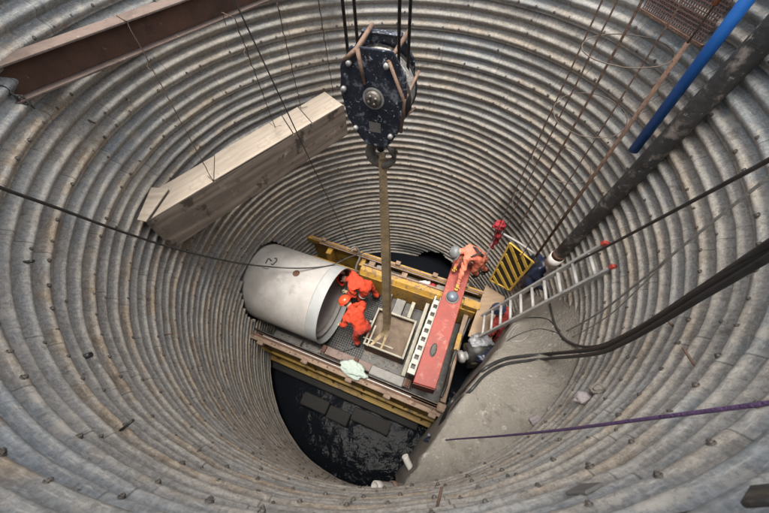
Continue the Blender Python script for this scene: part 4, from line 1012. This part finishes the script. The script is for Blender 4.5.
# dark plates at the lower right
def wall_frame(p, tilt=0):
    i_ = inward(p); t_ = V((-i_.y, i_.x, 0)); z_ = V((0, 0, 1))
    return Matrix(((t_.x, z_.x, i_.x, p.x), (t_.y, z_.y, i_.y, p.y), (t_.z, z_.z, i_.z, p.z), (0, 0, 0, 1))) @ Matrix.Rotation(tilt, 4, 'Z')
p = wall_at(584, 489, .035); b = MB(); b.box((-.045, -.05, -.006), (.045, .05, .006), wall_frame(p, .3), .003)
tag(b.build('steel_plate', 'grey_steel'), 'small grey steel plate stuck to the wall at the bottom', 'plate')
p = wall_at(766, 494, .05); b = MB(); b.box((-.04, -.03, -.006), (.05, .06, .006), wall_frame(p, .5), .003)
tag(b.build('steel_plate', 'dark_steel'), 'dark steel plate at the bottom right corner', 'plate')
# things lying on the frame
cloth_lump('cloth', 'mint_cloth', L2(-.12, -1.33, 1.95), .25, .13, .07, .5, None, 2, rz=A23 - .1)
tag(bpy.data.objects['cloth'], 'crumpled pale mint cloth lying on the near yellow beam', 'cloth')
cloth_lump('rag', 'white_pvc', L2(.62, 1.19, 1.76), .13, .07, .06, .6, None, 14)
tag(bpy.data.objects['rag'], 'white rag with red edge lying in the tray of the far beam', 'rag')
cloth_lump('red_rag', 'red_cloth', L2(.80, 1.20, 1.76), .09, .05, .045, .6, None, 17)
tag(bpy.data.objects['red_rag'], 'small red rag beside the white rag on the far beam', 'rag')
for s, t, w_, lab in ((-.55, 1.18, .2, 'grey steel block in the far beam tray left of the sling'), (1.02, 1.18, .22, 'grey steel block in the far beam tray beside the red beam')):
    b = MB(); b.box((-w_ / 2, -.07, 0), (w_ / 2, .07, .12), None, .012); o = tag(b.build('steel_block', 'grey_steel'), lab, 'block', 'steel blocks in the beam tray'); o.location = L2(s, t, 1.725); o.rotation_euler.z = A23 + .1
def crumbs(name, m, pts, label, cat):
    b = MB()
    for k, (p, r) in enumerate(pts):
        b2 = bmesh.new(); bmesh.ops.create_icosphere(b2, subdivisions=1, radius=1)
        for v in b2.verts:
            d = v.co * (1 + .5 * noise.noise(v.co * 2 + V((k * 1.7, 0, 0)))); v.co = V((d.x * r, d.y * r * .8, d.z * r * .55)) + p
        b.add(b2)
    return tag(b.build(name, m), label, cat, kind='stuff')
rc = random.Random(3); cr = []
for _ in range(230):
    s_, t_, z_ = rc.choice(((rc.uniform(-2.4, -.2), rc.uniform(-1.24, -1.0), 1.06), (rc.uniform(-1.3, -.3), rc.uniform(-.95, .8), 1.055), (rc.uniform(-.2, .9), rc.uniform(-1.2, -.7), 1.0), (rc.uniform(1.12, 1.9), rc.uniform(-1.2, .8), .99), (rc.uniform(-.9, 1.9), rc.uniform(1.10, 1.27), 1.725), (rc.uniform(-2.6, 1.7), rc.uniform(-1.5, -1.42), 1.905)))
    cr.append((L2(s_, t_, z_ + .004), rc.uniform(.008, .03)))
crumbs('mud_crumbs', 'soil', cr, 'brown mud crumbs scattered over the yellow steel frame', 'mud')
cr = []
for _ in range(420):
    px, py = rc.uniform(405, 590), rc.uniform(290, 490); d = Fv + R2 * ((px - 384.5) / F_PX) + U2 * (-(py - 256.5) / F_PX); h = BV.ray_cast(CAM, d.normalized())
    if h[0] and abs(h[1].z) > .5: cr.append((h[0], rc.uniform(.005, .02) * (1.6 if rc.random() < .1 else 1)))
crumbs('concrete_crumbs', 'concrete', cr, 'small grey crumbs scattered over the concrete block top', 'rubble')
cable('gap_hose', 'black_rubber', [at(470, 318, 1.75), at(463, 335, 1.6), at(455, 352, 1.7), at(450, 368, 1.62), at(446, 385, 1.9), at(441, 397, 1.98)], .03, 'dark hose lying in the gap right of the red beam', 'hose')
cable('deck_hose', 'cable', [L2(-1.0, -.93, 1.07), L2(-.7, -.86, 1.08), L2(-.45, -.6, 1.08), L2(-.55, -.2, 1.08), L2(-.36, .2, 1.08), L2(-.42, .6, 1.08)], .016, 'thin dark hose snaking over the deck grating beside the skip', 'hose')
# ------------------------------------------------------------------ people
def skin_mesh(verts, edges, radii, root, sub=2):
    me = bpy.data.meshes.new('tmp'); me.from_pydata(verts, edges, []); o = bpy.data.objects.new('tmp', me); COL.objects.link(o)
    sm = o.modifiers.new('skin', 'SKIN'); sm.use_smooth_shade = True
    for i, r in enumerate(radii):
        sv = me.skin_vertices[0].data[i]; rr = r if isinstance(r, tuple) else (r, r); sv.radius = rr; sv.use_root = (i == root)
    ss = o.modifiers.new('sub', 'SUBSURF'); ss.levels = sub; ss.render_levels = sub
    dg = bpy.context.evaluated_depsgraph_get(); out = bpy.data.meshes.new_from_object(o.evaluated_get(dg))
    bpy.data.objects.remove(o); bpy.data.meshes.remove(me); return out

def person(label, J, suit, hat, glove, boot='boot', lower=None, face_dir=None, group='workers in the shaft', hat_tilt=None, harness=False, band=None):
    """J: joints in metres; every limb tapers; the body is one skinned surface with hands"""
    names = ['pelvis', 'waist', 'chest', 'neck', 'head', 'top']
    for s in 'LR': names += [k + s for k in ('shoulder', 'elbow', 'wrist', 'palm', 'hip', 'knee', 'ankle', 'heel', 'toe')]
    P = {k: V(v) for k, v in J.items()}
    P.setdefault('waist', P['pelvis'].lerp(P['chest'], .45))
    fd = V(face_dir).normalized()
    up = (P['head'] - P['neck']).normalized()
    P['top'] = P['head'] + up * .09
    for s in 'LR':
        P['palm' + s] = P['wrist' + s] + (P['wrist' + s] - P['elbow' + s]).normalized() * .075
        if 'toe' + s not in P:
            tdir = V(J.get('toe_dir', fd)); tdir = V((tdir.x, tdir.y, 0)).normalized(); P['toe' + s] = P['ankle' + s] + tdir * .17 + V((0, 0, -.055))
        P['heel' + s] = P['ankle' + s] + V((0, 0, -.045))
    idx = {k: i for i, k in enumerate(names)}
    rad = dict(pelvis=(.155, .125), waist=(.150, .12), chest=(.165, .125), neck=.065, head=.092, top=.07)
    for s in 'LR': rad.update({'shoulder' + s: .082, 'elbow' + s: .058, 'wrist' + s: .042, 'palm' + s: (.040, .026), 'hip' + s: .105, 'knee' + s: .075, 'ankle' + s: .058, 'heel' + s: .050, 'toe' + s: .042})
    E = [('pelvis', 'waist'), ('waist', 'chest'), ('chest', 'neck'), ('neck', 'head'), ('head', 'top')]
    for s in 'LR': E += [('chest', 'shoulder' + s), ('shoulder' + s, 'elbow' + s), ('elbow' + s, 'wrist' + s), ('wrist' + s, 'palm' + s), ('pelvis', 'hip' + s), ('hip' + s, 'knee' + s), ('knee' + s, 'ankle' + s), ('ankle' + s, 'heel' + s), ('heel' + s, 'toe' + s)]
    me = skin_mesh([P[k] for k in names], [(idx[a], idx[c]) for a, c in E], [rad[k] for k in names], idx['pelvis'], 3)
    bm = bmesh.new(); bm.from_mesh(me); bpy.data.meshes.remove(me)
    bm.normal_update()
    for v in bm.verts:
        if min((v.co - P['head']).length, min((v.co - P['palm' + s]).length for s in 'LR')) > .15:
            v.co += v.normal * (.022 * noise.noise(v.co * 6) + .045 * (.22 - abs(noise.noise(v.co * 8.5 + V((0, 0, v.co.x * 9))))) + .02 * (.2 - abs(noise.noise(v.co * 19))))
    b = MB(); b.bm.free(); b.bm = bm
    mats_ = [suit, 'skin', glove, boot, lower or suit]; b.mats = list(mats_)
    nseg = [(idx[a], idx[c]) for a, c in E]
    def near(co):
        best = (9, None)
        for a, c in E:
            A, C = P[a], P[c]; d = C - A; t = max(0, min(1, (co - A).dot(d) / max(1e-9, d.length_squared))); q = (co - A - d * t).length
            if q < best[0]: best = (q, (a, c, t))
        return best[1]
    for f in bm.faces:
        f.smooth = True; a, c, t = near(f.calc_center_median()); k = 0
        if a == 'head' or (a == 'neck' and t > .35): k = 1
        elif a.startswith('wrist') or (a.startswith('elbow') and t > .88): k = 2
        elif a.startswith('heel') or a.startswith('ankle') or (a.startswith('knee') and t > .72): k = 3
        elif a.startswith('hip') or c.startswith('hip') or a.startswith('knee') or (a == 'pelvis' and c == 'waist' and t < .25): k = 4
        f.material_index = k
    # hands: five fingers each, unequal and bent
    for s in 'LR':
        d = (P['palm' + s] - P['wrist' + s]).normalized(); sd = V(J.get('handside' + s, d.cross(V((0, 0, 1))))); sd = (sd - d * sd.dot(d))
        sd = sd.normalized() if sd.length > .01 else V((1, 0, 0)); nn = d.cross(sd); nn = nn if nn.z < 0 else -nn
        for q, (o, l) in enumerate(((-.028, .062), (-.010, .074), (.010, .070), (.027, .055))):
            p = P['palm' + s] + d * .012 + sd * o
            b.tube([p, p + d * l * .45 + nn * .006, p + d * l * .8 + nn * .022, p + d * l * .92 + nn * .042], [.0115, .0105, .0095, .007], 7, True, glove)
        p = P['wrist' + s] + d * .035 - sd * .034
        b.tube([p, p - sd * .022 + d * .022 + nn * .008, p - sd * .024 + d * .050 + nn * .02], [.013, .0115, .008], 7, True, glove)
    # face: nose, mouth, eyes, ears
    hd = P['head']; fdp = (fd - up * fd.dot(up)).normalized(); sr = fdp.cross(up)
    b.tube([hd + fdp * .088 + up * .015, hd + fdp * .108 - up * .012, hd + fdp * .090 - up * .022], [.009, .014, .010], 8, True, 'skin')
    for q in (-1, 1):
        b.lathe([(0, -.010), (.009, -.005), (.0105, 0), (.009, .005), (0, .010)], hd + fdp * .082 + up * .018 + sr * .032 * q, fdp, 8, 'eye')
        b.tube([hd + sr * q * .088 + up * .02, hd + sr * q * .1 - up * .004, hd + sr * q * .09 - up * .028], [.012, .017, .010], 7, True, 'skin')
    b.tube([hd + fdp * .083 - up * .045 + sr * .024, hd + fdp * .090 - up * .046, hd + fdp * .083 - up * .045 - sr * .024], [.005, .008, .005], 6, True, 'trouser')
    p = thing('person', label, 'person', (0, 0, 0), 0, group)
    b.build('body', None, p, recalc=False)
    b = MB(); b.lathe([(.10, -.03), (.101, .0), (.094, .045), (.07, .082), (.03, .098), (0, .101)], hd - fdp * .012, up, 20); b.build('hair', 'hair', p)
    if hat:
        hu = (up + V(hat_tilt or (0, 0, 0))).normalized(); o = hd + up * .045; x = (fdp - hu * fdp.dot(hu)).normalized(); y = hu.cross(x)
        mx = Matrix(((x.x, y.x, hu.x, o.x), (x.y, y.y, hu.y, o.y), (x.z, y.z, hu.z, o.z), (0, 0, 0, 1)))
        b = MB(); b.lathe([(.120, .0), (.1225, .003), (.124, .02), (.119, .055), (.102, .088), (.07, .110), (.035, .120), (0, .122)], (0, 0, 0), (0, 0, 1), 32)
        for q in (-.03, 0, .03): b.tube([(-.105, q, .072), (-.06, q, .110 - abs(q) * .15), (0, q, .123 - abs(q) * .15), (.06, q, .110 - abs(q) * .15), (.105, q, .072)], .006, 6)
        for v in b.bm.verts: v.co = V((v.co.x * 1.14, v.co.y * 1.04, v.co.z * 1.04))
        b.bm.transform(mx); hh = b.build('hard_hat', hat, p)
        b = MB(); n = 32; rr = [[b.bm.verts.new(((.120 + e) * 1.10 * cos(2 * pi * i / n) + (.03 * max(0, cos(2 * pi * i / n)) ** 2 if e else 0), (.120 + e) * sin(2 * pi * i / n), z)) for i in range(n)] for e, z in ((0, .006), (.018, .0), (.018, -.004), (0, .0))]
        for A, B_ in zip(rr, rr[1:] + rr[:1]):
            for i in range(n): b.bm.faces.new((A[i], A[(i + 1) % n], B_[(i + 1) % n], B_[i])).smooth = True
        b.bm.transform(mx); b.build('brim', hat, hh)
    if harness:
        b = MB(); c, w, sL, sR = P['chest'], P['waist'], P['shoulderL'], P['shoulderR']
        bk = (w - c).cross(sR - sL).normalized(); bk = bk if bk.z > 0 else -bk
        o = bk * .150
        for a, e in ((sL, w.lerp(P['hipR'], .2)), (sR, w.lerp(P['hipL'], .2))):
            b.tube(spline([a.lerp(c, .1) + bk * .04 + (c - w) * .12, a.lerp(c, .2) + bk * .105, a.lerp(c, .45) + bk * .14, c.lerp(w, .45) + o * 1.06, e + bk * .145], 5), .021, 8, squash=.4)
        b.tube([c.lerp(w, .45) + o * 1.1 + (sR - sL).normalized() * .03, c.lerp(w, .45) + o * 1.2, c.lerp(w, .45) + o * 1.1 - (sR - sL).normalized() * .03], .012, 7)
        b.build('safety_harness', 'strap_black', p)
    for nm in (band or []):
        a, c, t, r = nm; A, C = P[a], P[c]; d = (C - A).normalized(); o = A.lerp(C, t)
        b = MB(); b.lathe([(r, -.025), (r + .006, -.02), (r + .006, .02), (r, .025)], o, d, 20); b.build('reflective_band', 'reflective', p)
    return p, P
def J_(**k): return {a: (at(*v) if len(v) == 3 and v[0] > 100 else V(v)) for a, v in k.items()}
def report(nm, J):
    pr = [('pelvis', 'chest'), ('chest', 'neck'), ('neck', 'head')]
    for s in 'LR': pr += [('chest', 'shoulder' + s), ('shoulder' + s, 'elbow' + s), ('elbow' + s, 'wrist' + s), ('hip' + s, 'knee' + s), ('knee' + s, 'ankle' + s)]
    import os
    if os.environ.get('LIMBS'): print(nm, [(a, c, round((V(J[a]) - V(J[c])).length, 2)) for a, c in pr])

W1 = J_(pelvis=(367, 287, 1.98), chest=(355, 282, 2.16), neck=(348.5, 279.5, 2.20), head=(343.5, 279, 2.14),
        shoulderL=(351, 289, 2.12), shoulderR=(354, 274, 2.16), elbowL=(355, 297, 1.86), wristL=(346.5, 292, 1.80),
        elbowR=(346, 271, 1.92), wristR=(337, 275, 1.78), hipL=(366, 291, 1.92), hipR=(369, 283, 1.95),
        kneeL=(360, 298, 1.52), kneeR=(373, 291, 1.56), ankleL=(362, 309, 1.14), ankleR=(378, 297, 1.22))
W1['toe_dir'] = -ax
report('W1', W1)
person('worker in vivid orange coverall leaning head first into the concrete pipe', W1, 'suit_orange', 'hat_red', 'glove_pale', face_dir=(-.8, .2, -.6),
       band=[('hipL', 'kneeL', .55, .098)])
W2 = J_(pelvis=(362, 328, 1.92), chest=(355, 315, 2.26), neck=(350.5, 306.5, 2.40), head=(346.5, 302.5, 2.46),
        shoulderL=(346, 318, 2.20), shoulderR=(363, 307, 2.26), elbowL=(343.5, 326, 1.98), wristL=(340.5, 324, 1.80),
        elbowR=(362, 303, 1.98), wristR=(352, 306, 1.85), hipL=(358, 332, 1.88), hipR=(367, 326, 1.88),
        kneeL=(355, 337, 1.46), kneeR=(366, 330, 1.46), ankleL=(358, 345, 1.12), ankleR=(369, 338, 1.12))
W2['toe_dir'] = -ax
report('W2', W2)
person('worker in vivid orange jacket and orange-red helmet bending with his back to us', W2, 'suit_orange', 'hat_red', 'glove_pale', lower='trouser', face_dir=(-.75, .35, -.55), hat_tilt=(0, 0, .35))
W3 = J_(pelvis=(481, 258, 2.78), chest=(471.5, 252.5, 3.02), neck=(463.5, 251, 3.06), head=(457.5, 252, 3.00),
        shoulderL=(467, 258, 2.98), shoulderR=(470.5, 247, 3.02), elbowL=(461.5, 274, 2.74), wristL=(457.5, 285.5, 2.52),
        elbowR=(459, 258, 2.84), wristR=(455, 267, 2.62), hipL=(479, 263, 2.72), hipR=(485, 257, 2.72),
        kneeL=(473, 271, 2.38), kneeR=(481, 266, 2.38), ankleL=(478, 274, 2.02), ankleR=(487, 271, 2.02))
W3['toe_dir'] = V((-.8, -.3, 0))
report('W3', W3)
person('worker in faded orange coverall with grey helmet reaching down to the red beam', W3, 'suit_salmon', 'hat_grey', 'glove_yellow', face_dir=(-.6, -.3, -.7), harness=True, hat_tilt=(0, -.25, 1.0))
W4 = J_(pelvis=(503, 334, 2.05), chest=(502, 321, 2.42), neck=(500, 314, 2.56), head=(499, 311, 2.64),
        shoulderL=(494, 325, 2.36), shoulderR=(507, 312, 2.40), elbowL=(493, 334, 2.14), wristL=(487, 334, 2.02),
        elbowR=(507, 309, 2.14), wristR=(499, 311, 2.02), hipL=(500, 338, 2.0), hipR=(507, 333, 2.0),
        kneeL=(496, 342, 1.65), kneeR=(503, 334, 1.65), ankleL=(499, 352, 1.26), ankleR=(507, 342, 1.26))
W4['toe_dir'] = V((-.8, .3, 0))
report('W4', W4)
person('worker in dark red with navy helmet half hidden under the aluminium ladder', W4, 'suit_red', 'hat_navy', 'glove_pale', face_dir=(-.7, .3, -.6))
# helmet resting on the red beam
ht = thing('hard_hat', 'blue-grey round helmet resting on the red beam by a yellow glove', 'helmet', at(452, 297.5, 2.365))
b = MB(); b.lathe([(.118, .012), (.122, .02), (.122, .05), (.112, .09), (.085, .122), (.045, .139), (0, .144)], (0, 0, 0), (0, 0, 1), 36)
for q in (-.03, .03): b.tube([(-.10, q, .096), (-.05, q, .130), (0, q, .141), (.05, q, .130), (.10, q, .096)], .005, 6)
b.build('shell', 'hat_bluegrey', ht)
b = MB(); b.lathe([(.114, .0), (.146, .002), (.147, .010), (.120, .018)], (0, 0, 0), (0, 0, 1), 36, close=True); b.build('brim', 'grey_steel', ht)

# ------------------------------------------------------------------ light
SUN_EL, SUN_AZ = radians(84), radians(200)          # azimuth the light comes from, clockwise from +y
wd = bpy.data.worlds.new('World'); scene.world = wd; wd.use_nodes = True
nt = wd.node_tree; bg = nt.nodes['Background']; sky = nt.nodes.new('ShaderNodeTexSky'); sky.sky_type = 'NISHITA'; sky.sun_disc = False
sky.sun_elevation = SUN_EL; sky.sun_rotation = SUN_AZ; sky.air_density = 1.0; sky.dust_density = 3.0; sky.ozone_density = 1.0
hs = nt.nodes.new('ShaderNodeHueSaturation'); hs.inputs['Saturation'].default_value = .35
nt.links.new(sky.outputs['Color'], hs.inputs['Color']); nt.links.new(hs.outputs['Color'], bg.inputs['Color']); bg.inputs['Strength'].default_value = .07
sd = bpy.data.lights.new('sun', 'SUN'); sd.energy = 1.5; sd.angle = radians(32); sd.color = (1, .95, .88)
so = bpy.data.objects.new('sun', sd); COL.objects.link(so)
dr = V((sin(SUN_AZ) * cos(SUN_EL), cos(SUN_AZ) * cos(SUN_EL), sin(SUN_EL)))
so.rotation_euler = dr.to_track_quat('Z', 'Y').to_euler()
vs = scene.view_settings; vs.view_transform = 'Standard'; vs.look = 'None'; vs.gamma = 1; vs.use_curve_mapping = False; vs.exposure = 2.42
scene.render.engine = 'CYCLES'
scene.cycles.use_denoising = True
scene.cycles.max_bounces = 8; scene.cycles.diffuse_bounces = 6
bpy.context.view_layer.update()
